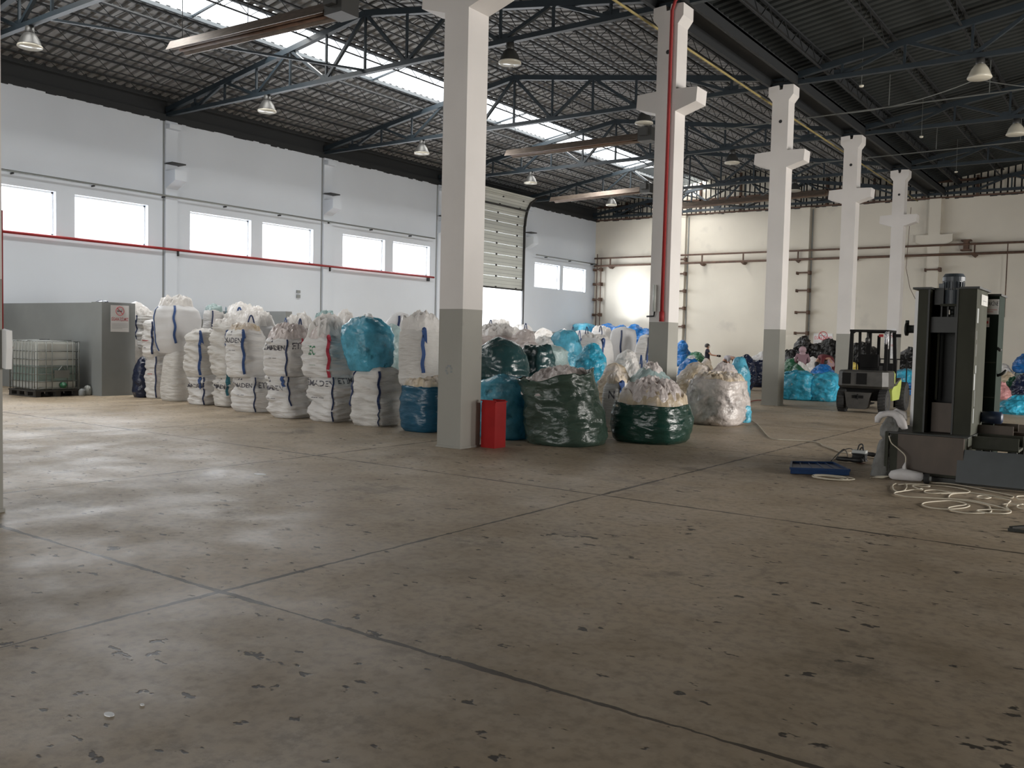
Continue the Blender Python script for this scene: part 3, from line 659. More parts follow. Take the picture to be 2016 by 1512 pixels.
# ================================================================== SACKS AND FILM
PROF = dict(
    box=[(0, .90), (.04, .97), (.15, 1.0), (.5, 1.03), (.82, 1.0), (.93, .95), (1, .86)],
    slump=[(0, .93), (.05, 1.0), (.25, 1.06), (.5, 1.04), (.75, .95), (.9, .86), (1, .72)],
    round=[(0, .84), (.06, .95), (.2, 1.03), (.45, 1.05), (.7, .97), (.88, .78), (1, .50)],
    bag=[(0, .88), (.05, .98), (.2, 1.04), (.5, 1.02), (.8, .97), (1, .93)],
    wide=[(0, .92), (.08, 1.0), (.4, 1.05), (.8, 1.02), (1, .98)],
    blob=[(0, .94), (.15, 1.0), (.4, .97), (.65, .86), (.83, .70), (.94, .52), (1, .40)],
    skirt=[(0, 1.0), (.06, 1.06), (.3, 1.03), (.6, .95), (.85, .90), (1, .93)],
    taper=[(0, .78), (.1, .88), (.4, 1.0), (.75, 1.02), (.92, .9), (1, .7)],
)
def prof(kind, t):
    p = PROF[kind]
    for (a, ra), (b, rb) in zip(p, p[1:]):
        if t <= b: return ra + (rb - ra)*(t - a)/(b - a)
    return p[-1][1]
def ridge(x, y, z): return 1 - 2*abs(noise.noise(Vector((x, y, z))))
class Sack:
    """a filled sack: superellipse sections, pleats, lean; P(th, t) gives its skin in local metres"""
    def __init__(s, w, d, h, kind='box', style='woven', seed=0, lean=(0, 0), bend=0.0, amp=1.0, n=None, rim=None):
        s.w, s.d, s.h, s.kind, s.style, s.seed, s.lean, s.bend, s.amp = w, d, h, kind, style, seed*7.31, lean, bend, amp
        s.n = n or {'box': 5.5, 'slump': 3.4, 'bag': 3.4, 'wide': 3.4, 'taper': 3.4}.get(kind, 2.5); s.rim = rim
    def rim_z(s, th): return s.rim(th) if s.rim else 1.0
    def P(s, th, t, off=0.0):
        a, b, n, k, A = s.w/2, s.d/2, s.n, s.seed, s.amp
        c, q = cos(th), sin(th)
        r = (abs(c/a)**n + abs(q/b)**n)**(-1/n)*prof(s.kind, t)
        z = s.h*t*s.rim_z(th)
        X, Y = c*r*1.9, q*r*1.9
        if s.style == 'woven':
            dr = .045*nz(X*1.2 + k, Y*1.2, z*2.4) + .044*ridge(X*.9 + k, Y*.9, z*6.5 + .9*X) + .024*ridge(X*2.1, Y*2.1 + k, z*15)
            dr *= 1.0 + .6*nz(k, z*2, X)
        elif s.style == 'smooth':
            dr = .045*nz(X*1.1 + k, Y*1.1, z*1.4) + .010*ridge(X*1.5 + k, Y*1.5, z*6)
        elif s.style == 'pleat':
            dr = .045*nz(X*.8 + k, Y*.8, z*1.5) + .026*ridge(X*1.0 + k + z*.7, Y*1.0, z*4.0) + .016*ridge(X*2.5 + k, Y*2.5, z*8) + .006*nz(X*7, Y*7, z*16 + k)
        else:  # crumpled film
            dr = .075*nz(X*.9 + k, Y*.9, z*1.8) + .045*ridge(X*1.7 + k, Y*1.7, z*3.4) + .028*ridge(X*3.6 + k, Y*3.6, z*7.5) + .012*ridge(X*8, Y*8, z*16 + k)
        r += dr*A*min(1.0, .35 + t*4) + off
        lx = s.lean[0]*t**1.4 + s.bend*sin(pi*t); ly = s.lean[1]*t**1.4
        sag = .02*A*nz(X + k, Y, 3.3)*t
        return Vector((r*c + lx, r*q + ly, z + sag*(1 if s.style != 'film' else 2.0)))
    def mesh(s, ns=56, nt=34, dome=.10, inner=False):
        vs = []; fs = []
        for i in range(nt + 1):
            for j in range(ns): vs.append(s.P(2*pi*j/ns, i/nt))
        rows = nt + 1
        c0 = Vector((s.lean[0], s.lean[1], s.h))
        steps = (.86, .62, .36, .14) if not inner else (.94, .86, .70, .45)
        for m, f in enumerate(steps):
            for j in range(ns):
                p = vs[nt*ns + j]; th = 2*pi*j/ns; X, Y = cos(th)*f, sin(th)*f
                if inner: z = p.z - s.h*(.05, .14, .20, .22)[m]
                else:
                    hx, hy = (p.x - c0.x)*f*4, (p.y - c0.y)*f*4
                    z = p.z*f + (1 - f)*c0.z + dome*(1 - f*f) + (.07 if s.style == 'film' else .03)*s.amp*(nz(hx*.8 + s.seed, hy*.8, 1.7) + .6*ridge(hx*1.6, hy*1.6 + s.seed, 4))
                vs.append(Vector((c0.x + (p.x - c0.x)*f, c0.y + (p.y - c0.y)*f, z)))
            rows += 1
        for i in range(rows - 1):
            for j in range(ns): fs.append((i*ns + j, i*ns + (j + 1) % ns, (i + 1)*ns + (j + 1) % ns, (i + 1)*ns + j))
        fs.append(tuple(range((rows - 1)*ns, rows*ns))); fs.append(tuple(range(ns))[::-1])
        return vs, fs
    def top(s): return Vector((s.lean[0], s.lean[1], s.h))

def mound(name, sk, m, parent, h=.16, over=1.0, seed=1, amp=1.0, ns=80, nr=32, low=.05, tilt=(0, 0), zoff=0.0, smooth=False):
    """a ragged heap of crumpled film crowning a sack"""
    vs = []; fs = []; k = seed*3.7; c = sk.top()
    for i in range(nr + 1):
        f = 1 - i/nr*.97
        for j in range(ns):
            th = 2*pi*j/ns; p = sk.P(th, 1.0); x, y = (p.x - c.x)*f*over, (p.y - c.y)*f*over; X, Y = x*4.6, y*4.6
            e = 1 - f**3.2
            z = p.z*f + c.z*(1 - f) - low*(f**6) + h*e*(1 + tilt[0]*x/sk.w*2 + tilt[1]*y/sk.d*2)
            z += amp*(h*.40*nz(X*.55 + k, Y*.55, 1) + .060*ridge(X*.8 + k, Y*.8, 2) + .055*ridge(X*1.6 + k, Y*1.6, 5) + .032*ridge(X*2.8, Y*2.8 + k, 7))*min(1, e*2.4 + .25)
            g = 1 + amp*(.07*nz(cos(th)*3 + k, sin(th)*3, f*4) + .02*ridge(cos(th)*4 + k, sin(th)*4, f*9))
            vs.append(Vector((c.x + x*g, c.y + y*g, z + zoff)))
    for i in range(nr):
        for j in range(ns): fs.append((i*ns + j, i*ns + (j + 1) % ns, (i + 1)*ns + (j + 1) % ns, (i + 1)*ns + j))
    fs.append(tuple(range(nr*ns, (nr + 1)*ns)))
    return link_mesh(name, vs, fs, m, parent, smooth=smooth)

def ribbon(pts, nrm, w, mb, thick=.006):
    """flat webbing along pts; nrm = outward normals"""
    n = len(pts); vs = []
    for i in range(n):
        d = (pts[min(i + 1, n - 1)] - pts[max(i - 1, 0)]).normalized(); s_ = d.cross(nrm[i]).normalized()*w/2; o = nrm[i]*thick
        vs += [pts[i] - s_, pts[i] + s_, pts[i] + s_ + o, pts[i] - s_ + o]
    fs = [(0, 1, 2, 3), tuple(4*(n - 1) + q for q in (3, 2, 1, 0))]
    for i in range(n - 1):
        for q in range(4): fs.append((4*i + q, 4*i + (q + 1) % 4, 4*i + 4 + (q + 1) % 4, 4*i + 4 + q))
    mb.add(vs, fs)
def strap(sk, parent, th, t0=1.0, t1=.25, m='strapb', loop=0, w=.05, name='lifting_strap', lift=.22):
    mb = MB(); pts = []; nr = []
    N = 14
    for i in range(N + 1):
        t = t0 + (t1 - t0)*i/N; p = sk.P(th + .03*sin(i), t, .008); q = sk.P(th + .04, t, .008); d = (q - p).normalized()
        pts.append(p); nr.append(Vector((d.y, -d.x, 0)).normalized()*1.0)
    ribbon(pts, nr, w, mb)
    mb.build(name, M[m], parent)
    if loop:
        p = sk.P(th, t0, .01); q = sk.P(th, t0, .30 if loop == 2 else .02); dth = .28; e = sk.P(th + (dth if loop != 3 else -dth), t0 - .02, .012)
        mb = MB(); pts = []; nr = []; out = Vector((cos(th), sin(th), 0)); K = 12
        for i in range(K + 1):
            f = i/K; b = p.lerp(e, f); hgt = lift*sin(pi*f)**.8
            if loop == 2: b = p + out*(.10*sin(pi*f)) + (e - p)*f*.5; hgt = .06*sin(pi*f) - lift*1.1*f*f
            pts.append(b + Vector((0, 0, hgt))); nr.append(out)
        ribbon(pts, nr, w*.9, mb); mb.build('strap_loop', M[m], parent)
def print_on(sk, parent, txt, face, u0, zc, size, m='ink', name='printed_letters', squash=1.0):
    vs, fs = text_geo(txt, size); out = []
    for v in vs:
        u = u0 + v.x*squash; z = zc + v.y
        if face == 'front': th = atan2(-sk.d/2, u)
        else: th = atan2(u, sk.w/2)
        out.append(sk.P(th, max(0.01, min(.99, z/sk.h)), .006))
    link_mesh(name, out, fs, M[m], parent)
def logo_on(sk, parent, face, u0, zc, s):
    vs = []; fs = []
    for dx, dz in ((0, .5), (-.5, -.35), (.5, -.35)):
        b = len(vs)
        for a in (90, 210, 330):
            u = u0 + (dx + .42*cos(radians(a)))*s; z = zc + (dz + .42*sin(radians(a)))*s
            th = atan2(-sk.d/2, u) if face == 'front' else atan2(u, sk.w/2)
            vs.append(sk.P(th, z/sk.h, .006))
        fs.append((b, b + 1, b + 2))
    link_mesh('printed_emblem', vs, fs, M['ink'], parent)

def spot(xl, xr, yb, yt, yg, box=True, rot=0.0, ground=False):
    xc = (xl + xr)/2; P = at(xc, yg)
    far = P.y > 37 or P.y < 0
    if far:                                        # keep the back heaps clear of the end wall
        Yn = 37 + min(3.6, (P.y - 37)*.16) if P.y > 0 else 40.6
        d = ray(xc, yg); P = CO + d*(Yn/d.y); P.z = 0
    dist = (P - CO).dot(CF); s = FPX/dist; Wm = (xr - xl)/s
    ygr = yg
    if far: v = P - CO; ygr = 756 - FPX*v.dot(CU)/v.dot(CF)
    dxy = Vector((P.x, P.y, 0)).normalized(); ph = atan2(-dxy.x, dxy.y) - rot
    side = Wm/((abs(cos(ph)) + abs(sin(ph)))*.90) if box else Wm/1.0
    c = P + dxy*side*(.62 if box else .48)
    f2 = (c - CO).dot(CF)/dist
    z0 = (ygr - yb)/s; H = (yb - yt)/s
    if far and z0 < .45 or z0 < 0: H += z0; z0 = 0.0
    if ground: H += z0; z0 = 0.0
    H += max(0, (CH - (z0 + H)))*(-.0) + (z0 + H - CH)*(f2 - 1)*.6
    return Vector((c.x, c.y, z0)), side, H
CAMANG = lambda c: atan2(-c.y, -c.x)          # local angle that faces the camera

def woven(px, label, seed, kind='box', style='woven', m='pp', straps=(), prints=(), film=None, rot=0.0, lean=(0, 0), bend=0, amp=1.0, dscale=1.0, group='woven white bulk sacks', name='bulk_sack', cat='sack', dome=.08, over=1.0):
    c, s, H = spot(*px, box=True, rot=rot, ground=seed in GROUND)
    sk = Sack(s, s*dscale, H, kind, style, seed, lean, bend, amp)
    t = thing(name, label, cat, c, rot, group)
    vs, fs = sk.mesh(dome=dome); link_mesh('sack_body', vs, fs, M[m], t, smooth=True)
    ca = CAMANG(c) - rot
    for st in straps:
        th = st[0]; strap(sk, t, radians(th), *st[1:])
    for p in prints:
        if p[0] == 'logo': logo_on(sk, t, *p[1:])
        else: print_on(sk, t, *p)
    if film:
        for q, fm in enumerate(film if isinstance(film, list) else [film]):
            mound('film_top', sk, M[fm[0]], t, h=fm[1], seed=seed + q, over=fm[2] if len(fm) > 2 else .97, amp=fm[3] if len(fm) > 3 else 1.0)
    return t, sk
def film_bag(px, label, seed, m, kind='round', style='film', rot=0.0, lean=(0, 0), amp=1.0, film=None, dscale=1.0, group='plastic film bags', name='film_bag', cat='plastic bag', dome=.08, ns=64, nt=36, extra=None, box=False):
    c, s, H = spot(*px, box=box, rot=rot, ground=seed in GROUND)
    sk = Sack(s, s*dscale, H, kind, style, seed, lean, 0, amp)
    if not extra and not film:
        vs, fs = sk.mesh(ns, nt, dome); o = link_mesh(name, vs, fs, M[m], None, smooth=(style != 'film' or kind in ('bag', 'round', 'box', 'taper'))); o.location = c; o.rotation_euler = (0, 0, rot)
        tag(o, label, cat, group); return o, sk
    t = thing(name, label, cat, c, rot, group)
    vs, fs = sk.mesh(ns, nt, dome); link_mesh('bag_skin', vs, fs, M[m], t, smooth=True)
    if film:
        for q, fm in enumerate(film if isinstance(film, list) else [film]):
            mound('film_top', sk, M[fm[0]], t, h=fm[1], seed=seed + q, over=fm[2] if len(fm) > 2 else .97, amp=fm[3] if len(fm) > 3 else 1.0)
    return t, sk

CORNER = -45
GROUND = {120, 121, 55, 126, 29, 37, 39, 40, 41, 42, 43, 44, 45, 46, 47, 48, 49, 50, 51, 52, 53, 54, 56, 57, 58, 59, 60, 61, 62, 63, 130, 132, 135, 137, 139, 141, 70, 71, 134, 136, 138, 140, 21} - {21}
MAD = lambda z, s=.15, u=.06: [('İMADEN', 'front', u + .02, z, s*.86, 'ink'), ('logo', 'front', u - .04, z + .19, .065), ('-- ---', 'front', u, z - .17, s*.55, 'ink', 'small_letters')]
# ---- front row, left to right ------------------------------------------------
woven((290, 334, 785, 702, 785), 'lowest white sack beside the navy sack, half hidden by a plain bulging sack', 1, straps=[(CORNER, 1, .02, 'strapd', 0, .03)], prints=[('---', 'front', .05, .55, .13, 'inkr', 'red_letters')])
woven((284, 326, 704, 636, 785), 'white sack with red print standing on the lowest sack beside the partition', 2, straps=[(CORNER, 1, .1, 'strapd', 2, .045)], prints=[('---', 'front', .0, .35, .2, 'inkr', 'red_letters'), ('--', 'front', .0, .2, .12, 'ink')])
woven((316, 386, 791, 694, 791), 'plain bulging white sack without print, standing under the big smooth sack', 3, kind='slump', style='smooth', m='pp2', dome=.12)
woven((300, 400, 697, 603, 791), 'biggest smooth white sack high in the row with two thin blue corner straps', 4, kind='taper', style='smooth', m='pp3', straps=[(-112, .98, .05, 'strapb', 0, .045), (-40, 1, .22, 'strapb', 0, .05)], film=('filmw', .10, 1.0, 1.3), lean=(-.06, 0))
woven((374, 434, 798, 741, 798), 'short crinkled white sack under the sack with a hanging blue loop', 5, straps=[(CORNER + 4, 1, .02, 'strapd', 0, .03), (CORNER - 10, 1, .6, 'strapb', 0, .07)], prints=[('ETİMADEN', 'front', -.05, .38, .12, 'ink')], amp=1.4)
woven((367, 432, 743, 656, 798), 'white sack with a hanging blue loop, right of the big smooth sack', 6, straps=[(CORNER, 1, .05, 'strapb', 2, .055)], film=('filmw', .04, .9, .5), m='pp2')
woven((398, 440, 700, 612, 785), 'pale sack with a long thin dark strap rising at its right corner', 7, style='smooth', straps=[(-40, 1, .1, 'strapd', 0, .03)], film=('filma', .07, 1.0, .8))
woven((424, 474, 801, 736, 802), 'crumpled white sack with a teal strap low in the row', 8, straps=[(CORNER + 5, 1, .35, 'strapt', 2, .055)], prints=[('logo', 'front', .05, .55, .09), ('ETİMADEN', 'front', .0, .38, .13, 'ink')], amp=1.5, m='pp2')
woven((421, 470, 739, 640, 802), 'tall narrow creased sack left of the one with the three-triangle emblem', 9, straps=[(CORNER + 8, .9, .55, 'strapb', 0, .06)], amp=1.6, m='pp2', film=('filmw', .05, .95, .8))
woven((462, 552, 817, 742, 813), 'white sack reading DEN low in the row, dark right side', 10, prints=MAD(.50, .15, .02) + [('ETİ', 'side', -.15, .5, .16, 'ink')], straps=[(CORNER, 1, .02, 'strapd', 0, .025)], amp=1.2)
woven((447, 523, 744, 652, 813), 'white sack with a three-triangle emblem over big black letters and a blue strap', 11, prints=MAD(.70, .17, -.02), straps=[(CORNER, 1, .08, 'strapb', 2, .05)], film=('filmt', .06, .95, .9), lean=(-.05, 0))
woven((536, 616, 825, 738, 825), 'leaning white sack with slanted black letters and a blue loop low in the row', 12, prints=MAD(.52, .15, -.05), straps=[(CORNER - 8, 1, .72, 'strapb', 0, .06), (CORNER + 5, 1, .3, 'strapd', 0, .03)], lean=(-.16, 0), bend=-.04, amp=1.3)
woven((522, 610, 742, 668, 825), 'white sack heaped with pinkish film, black letters on both visible sides', 13, prints=MAD(.50, .16, -.0) + [('ETİM', 'side', -.02, .52, .17, 'ink')], straps=[(CORNER, 1, .02, 'strapd', 0, .03), (0, 1, .86, 'strapr', 0, .04), (32, .95, .1, 'strapr', 0, .05)], film=('filmp', .16, 1.0, 1.2), lean=(.02, 0))
woven((612, 700, 832, 741, 832), 'white sack lettered on two sides, low in the row, left of the plain one', 14, prints=[('ETİMADEN', 'front', -.03, .66, .15, 'ink'), ('--- ----', 'front', -.02, .42, .10, 'ink', 'small_letters'), ('ETİM', 'side', -.04, .72, .15, 'ink')], straps=[(CORNER, 1, .02, 'strapd', 0, .028)], amp=1.3)
t_, sk_ = woven((598, 694, 745, 664, 832), 'white sack with a red strap and a green printed block, heaped with film', 15, prints=[('IEC', 'front', .0, .42, .24, 'inkg', 'green_letters', .55), ('-------', 'front', .0, .22, .06, 'inkg', 'small_letters')], straps=[(CORNER + 2, 1, .02, 'strapr', 2, .055)], film=[('filmw', .26, .98, 1.3), ('filmp', .17, 1.03, .9)], lean=(-.03, .0))
woven((697, 788, 841, 730, 841), 'plain white sack with a long dark blue corner strap under the cyan bag', 16, style='woven', straps=[(CORNER + 2, 1, .33, 'strapd', 0, .045), (CORNER + 2, .33, .02, 'strapd', 0, .018), (-130, 1, .35, 'strapd', 0, .045)], amp=1.2, m='pp2')
film_bag((673, 775, 732, 634, 841), 'shiny cyan film bag with a dark blotch, resting on the plain white sack', 17, 'cyan', kind='taper', amp=.75, film=('filmw', .05, .55, .8), lean=(-.05, 0), box=True)
woven((783, 872, 762, 650, 850), 'white sack with a knotted blue strap beside the near column', 18, kind='box', style='smooth', straps=[(CORNER, 1, .25, 'strapb', 2, .06)], film=('filmw', .14, 1.0, 1.5), m='pp2')
film_bag((786, 892, 853, 762, 853), 'dark blue shiny bag under a white sack, cut off by the near column', 19, 'petrol', kind='wide', style='pleat', amp=.9, film=('filmt', .12, .95, .8), box=True)
# ---- second and third rows ---------------------------------------------------
woven((258, 306, 772, 690, 772), 'dim grey-lit lower sack squeezed behind the partition end', 20, m='pp2', style='woven')
woven((256, 306, 694, 622, 772), 'white sack with a dark strap rising above the partition end', 21, straps=[(-60, 1, .35, 'strapd', 0, .06)], film=('filmw', .10, 1.0, 1.0))
film_bag((264, 296, 786, 708, 783), 'dark navy sack in the shade beside the partition end', 22, 'navy', kind='round', style='pleat', amp=.8)
rows = [((438, 522, 700, 622, 772), 'white sack with a small blue loop, the furthest back above the letters row', 'filmw', 23, [(CORNER, 1, .6, 'strapb', 3, .05), (-120, 1, .6, 'strapt', 3, .06)]),
        ((425, 545, 712, 640, 788), 'wide white sack with a film-covered top behind the emblem sack', 'filmw', 24, [(-85, 1, .5, 'strapb', 0, .05), (-20, 1, .5, 'strapd', 3, .04)]),
        ((556, 616, 712, 645, 793), 'white sack with two thin dark loops behind the pinkish heap', 'filmw', 25, [(-110, 1, .5, 'strapb', 3, .05), (-25, 1, .5, 'strapd', 3, .035)]),
        ((610, 668, 712, 640, 790), 'pale film-topped sack peeking out behind the green printed sack', 'filma', 26, [(CORNER, 1, .5, 'strapb', 3, .04)]),
        ((656, 706, 712, 640, 795), 'rough white sack between the green printed sack and the cyan bag', 'filmw', 27, []),
        ((744, 826, 728, 622, 806), 'tall round-topped sack with a navy strap behind the cyan bag', None, 28, [(CORNER - 8, 1, .3, 'strapd', 0, .05)])]
for px, lb, fm, sd, st in rows:
    woven(px, lb, sd, kind='box' if fm else 'round', style='smooth', straps=st, film=(fm, .13, 1.02, 1.7) if fm else None, m='pp3')
    xl, xr, yb, yt, yg = px
    woven((xl + 2, xr - 2, yg, yb + 2, yg), 'lower-tier white sack under the ' + lb.split(' ', 1)[0 if 0 else 1][:40].rsplit(' ', 1)[0], sd + 60, style='smooth', group='lower-tier sacks behind the front row')
film_bag((742, 795, 735, 648, 822), 'greyish clear bag drooping between the cyan bag and the blue-strapped sack', 29, 'filma', kind='round', amp=.7)

# ---- right of the near column ------------------------------------------------
def open_bag(px, label, seed, m, rim, contents, style='pleat', kind='bag', rot=0.0, amp=1.0, group='open bags heaped with film', name='open_film_bag', lean=(0, 0), over=.97, flare=0.0, dscale=1.0):
    c, s, H = spot(*px, box=True, rot=rot, ground=seed == 133)
    sk = Sack(s, s*dscale, H, kind, style, seed, lean, 0, amp, rim=rim)
    t = thing(name, label, 'plastic bag', c, rot, group)
    vs, fs = sk.mesh(88, 46, inner=True); link_mesh('bag_skin', vs, fs, M[m], t, smooth=True)
    for q, fm in enumerate(contents):
        mound('film_contents', sk, M[fm[0]], t, h=fm[1], seed=seed + q, over=fm[2], amp=fm[3], ns=96, nr=40, low=.12, tilt=fm[4] if len(fm) > 4 else (0, 0), zoff=fm[5] if len(fm) > 5 else 0)
    return t, sk
rimA = lambda th: .90 + .08*cos(th - radians(40)) + .05*ridge(cos(th)*1.5, sin(th)*1.5, 4.0) + .03*nz(cos(th)*4, sin(th)*4, 9)
open_bag((1020, 1208, 882, 728, 882), 'largest dark green shiny bag with a ragged open top, right of the red box', 31, 'dgreen', rimA, [('filmp', .05, .90, 1.1, (0, 0), -.13)], amp=1.25, kind='skirt', lean=(-.15, -.09))
rimB = lambda th: .96 + .03*cos(th - radians(140)) + .03*nz(cos(th)*2, sin(th)*2, 2)
open_bag((1200, 1364, 877, 792, 877), 'squat bottle-green bag heaped with clear and tan film', 32, 'dgreen2', rimB, [('filmt', .17, .97, 1.0, (-.2, 0), .0), ('filmp', .25, .88, 1.2, (.1, 0), .02)], amp=1.0, kind='wide')
film_bag((1352, 1470, 840, 750, 840), 'dusty clear film bag at the end of the row', 33, 'filmg', kind='bag', amp=.8, film=('filmt', .06, .95, 1.0), box=True)
film_bag((1448, 1476, 832, 792, 838), 'small cyan film bag tucked behind the dusty clear bag', 34, 'cyan', kind='blob', amp=.7)
film_bag((944, 1046, 868, 752, 866), 'light blue film bag behind the red box', 35, 'cyan', kind='bag', amp=.8)
film_bag((938, 1036, 758, 676, 852), 'dark teal rounded bag on top of the light blue bag', 36, 'teal', kind='round', style='pleat', amp=1.1, lean=(-.06, 0))
film_bag((1030, 1078, 750, 690, 842), 'torn dark teal bag end poking up behind the largest green bag', 37, 'teal', kind='taper', amp=1.3)
woven((1180, 1238, 852, 752, 852), 'white sack reading N with a blue loop, squeezed between the two green bags', 38, kind='taper', straps=[(CORNER + 8, 1, .05, 'strapb', 2, .06)], prints=[('N', 'front', .04, .60, .20, 'ink')], film=('filmt', .10, 1.05, 1.0), style='smooth')
film_bag((1055, 1110, 752, 692, 826), 'pale aqua clear film bag in the middle of the heap', 39, 'filma', kind='bag', amp=.8)
film_bag((1068, 1140, 726, 657, 800), 'pale blue film bag leaning on a white strapped sack', 40, 'cyan', kind='round', amp=.6, lean=(.08, 0))
film_bag((1128, 1194, 748, 686, 812), 'pointed sky-blue film bag behind the largest green bag', 41, 'cyanb', kind='blob', amp=.8)
film_bag((930, 1010, 730, 660, 800), 'pinkish clear film heap left behind the dark teal bag', 42, 'filmp', kind='bag', amp=1.2, film=('filmw', .12, 1.0, 1.3))
film_bag((985, 1062, 730, 664, 806), 'pinkish white film heap behind the torn dark teal bag end', 61, 'filmp', kind='blob', amp=1.5)
film_bag((1036, 1106, 730, 668, 800), 'pale crumpled film heap left of the pale blue bag', 62, 'filmw', kind='blob', amp=1.5)
film_bag((950, 1040, 720, 652, 770), 'long white film crest below the bright gateway', 63, 'filmw', kind='blob', amp=1.4)
film_bag((1000, 1075, 738, 684, 812), 'pinkish film lump between the two dark teal bags', 43, 'filmp', kind='blob', amp=1.0)
woven((1132, 1206, 770, 668, 792), 'white sack with a long curled blue strap above the N sack', 44, kind='box', style='smooth', straps=[(CORNER + 10, 1, .15, 'strapb', 2, .055), (-125, 1, .85, 'strapb', 3, .04)], film=('filmw', .05, .95, .8))
woven((1196, 1250, 752, 650, 778), 'tall white sack with one straight dark strap, at the top of the right heap', 45, kind='box', style='smooth', straps=[(CORNER - 25, 1, .3, 'strapd', 0, .05)], m='pp3')
woven((1238, 1280, 752, 664, 782), 'slanted white sack with a dark strap against the red pipe column', 46, kind='slump', style='smooth', straps=[(CORNER, 1, .1, 'strapd', 2, .05)], lean=(.16, .0))
woven((1246, 1282, 748, 716, 796), 'small white sack with a thin blue loop at the red pipe column foot', 47, kind='box', style='smooth', straps=[(CORNER - 30, 1, .3, 'strapb', 3, .035), (-20, 1, .3, 'strapb', 3, .03)])
film_bag((1206, 1262, 768, 698, 806), 'bright white lumpy film bag under the straight-strapped sack', 48, 'filmw', kind='blob', amp=1.2)
film_bag((1225, 1338, 800, 738, 842), 'clear film bag with an aqua patch behind the bottle-green bag', 49, 'filma', kind='blob', amp=.9, film=('filmp', .10, .8, 1.2))
film_bag((1176, 1240, 790, 728, 838), 'tan stained film lump over the N sack', 50, 'filmt', kind='blob', amp=.9)
film_bag((1330, 1410, 800, 724, 812), 'clear and tan film heap left of the dusty clear bag', 51, 'filmt', kind='blob', amp=1.1)
film_bag((1392, 1456, 800, 724, 814), 'whitish film heap right behind the dusty clear bag', 52, 'filmp', kind='blob', amp=1.1)
film_bag((1438, 1468, 790, 712, 806), 'aqua film bag rising behind the dusty clear bag', 53, 'cyan', kind='round', amp=.9)
film_bag((1334, 1382, 760, 710, 768), 'bright blue film bag lying on pale film right of the red pipe column', 54, 'blue', kind='blob', amp=1.0, film=('filmw', .04, .7, 1.0))
film_bag((1328, 1416, 772, 724, 776), 'low pale film heap under the bright blue bag', 55, 'filmp', kind='blob', amp=1.0)
film_bag((1376, 1402, 765, 712, 768), 'cream lump of film in front of the dark-shirted person', 56, 'filmt', kind='blob', amp=.9)
# back tops
woven((955, 1004, 700, 640, 742), 'white sack with an upright dark strap, seen against the bright gateway', 57, style='smooth', straps=[(-100, 1, .5, 'strapd', 3, .05)], film=('filmw', .10, 1.0, 1.3), m='pp3')
woven((1004, 1050, 702, 646, 738), 'white sack with a dark loop below the gate track', 58, style='smooth', straps=[(-30, 1, .5, 'strapd', 3, .05)], film=('filmw', .05, 1.0, 1.0), m='pp3')
for i, (px, lb) in enumerate([((1040, 1096, 706, 652, 745), 'low white film mound left of the pale blue bag'), ((1084, 1136, 700, 654, 740), 'low white film mound behind the pale blue bag')]):
    film_bag(px, lb, 70 + i, 'filmw', kind='blob', amp=1.2)
woven((1118, 1170, 720, 656, 762), 'white sack with small dark loops behind the curled-strap sack', 59, style='smooth', straps=[(-110, 1, .7, 'strapd', 3, .035), (-30, 1, .7, 'strapd', 3, .035)], m='pp3')
woven((1160, 1204, 712, 652, 750), 'white film-topped sack behind the curled-strap sack', 60, style='smooth', straps=[(-60, 1, .7, 'strapd', 3, .035)], film=('filmw', .07, 1.0, 1.2), m='pp3')
# hidden support under the back rows
for i, (xl, xr, yg, yt) in enumerate([(1130, 1206, 792, 766)]):
    pass
# ---- far blue, green and black heaps ------------------------------------------
def heap(items, cat, group, labels, m, kind='blob', amp=1.1, name='film_bundle', sd=100):
    for i, px in enumerate(items):
        if m == 'black': e = (px[1] - px[0])*.10; px = (px[0] + e, px[1] - e, *px[2:])
        film_bag(px, labels[i] if isinstance(labels, list) else labels, sd + i, m if isinstance(m, str) else m[i % len(m)], kind=kind, amp=amp, group=group, name=name, ns=44, nt=20)
heap([(1248, 1290, 722, 690, 722), (1250, 1288, 695, 668, 722), (1250, 1284, 672, 650, 722), (1232, 1262, 662, 643, 722), (1330, 1362, 722, 694, 724), (1330, 1352, 700, 674, 724), (1348, 1376, 724, 706, 726), (1168, 1212, 660, 641, 712), (1206, 1236, 660, 643, 714)],
     'plastic bag', 'blue bags in the far heap',
     ['bright blue bag lowest beside the left edge of the red pipe column', 'bright blue bag second from the ground beside the red pipe column', 'bright blue bag third from the ground beside the red pipe column', 'topmost bright blue bag left of the red pipe column',
      'blue bag low on the right of the red pipe column', 'blue bag at the slope top right of the red pipe column', 'blue bag at the slope foot beside the green film', 'small blue bag tops left of the straight-strapped sack', 'small blue bag behind the straight-strapped sack'], 'blue', kind='round', sd=110)
for i, (px, h0) in enumerate([((1168, 1236, 712, 656, 712), 0), ((1128, 1168, 712, 641, 712), 1)]):
    film_bag(px, ['blue film bag filling the back behind the white sacks', 'dark aqua film bag in the far corner'][i], 120 + i, 'blue' if i == 0 else 'cyan', kind='bag', amp=1, ns=44, nt=20, group='blue bags in the far heap')
film_bag((1346, 1392, 728, 698, 728), 'low green film heap behind the bright blue bag', 123, 'green', kind='blob', amp=1.0)
film_bag((1456, 1512, 762, 712, 762), 'navy shiny bag left of the third column', 124, 'navy', kind='bag', amp=1.2, film=None)
film_bag((1480, 1520, 716, 698, 762), 'white film lump resting on the navy bag', 125, 'filmw', kind='blob', amp=1.0)
film_bag((1452, 1480, 758, 706, 768), 'shiny blue-black film bag at the left side of the navy bag', 126, 'navy', kind='round', amp=1.5)
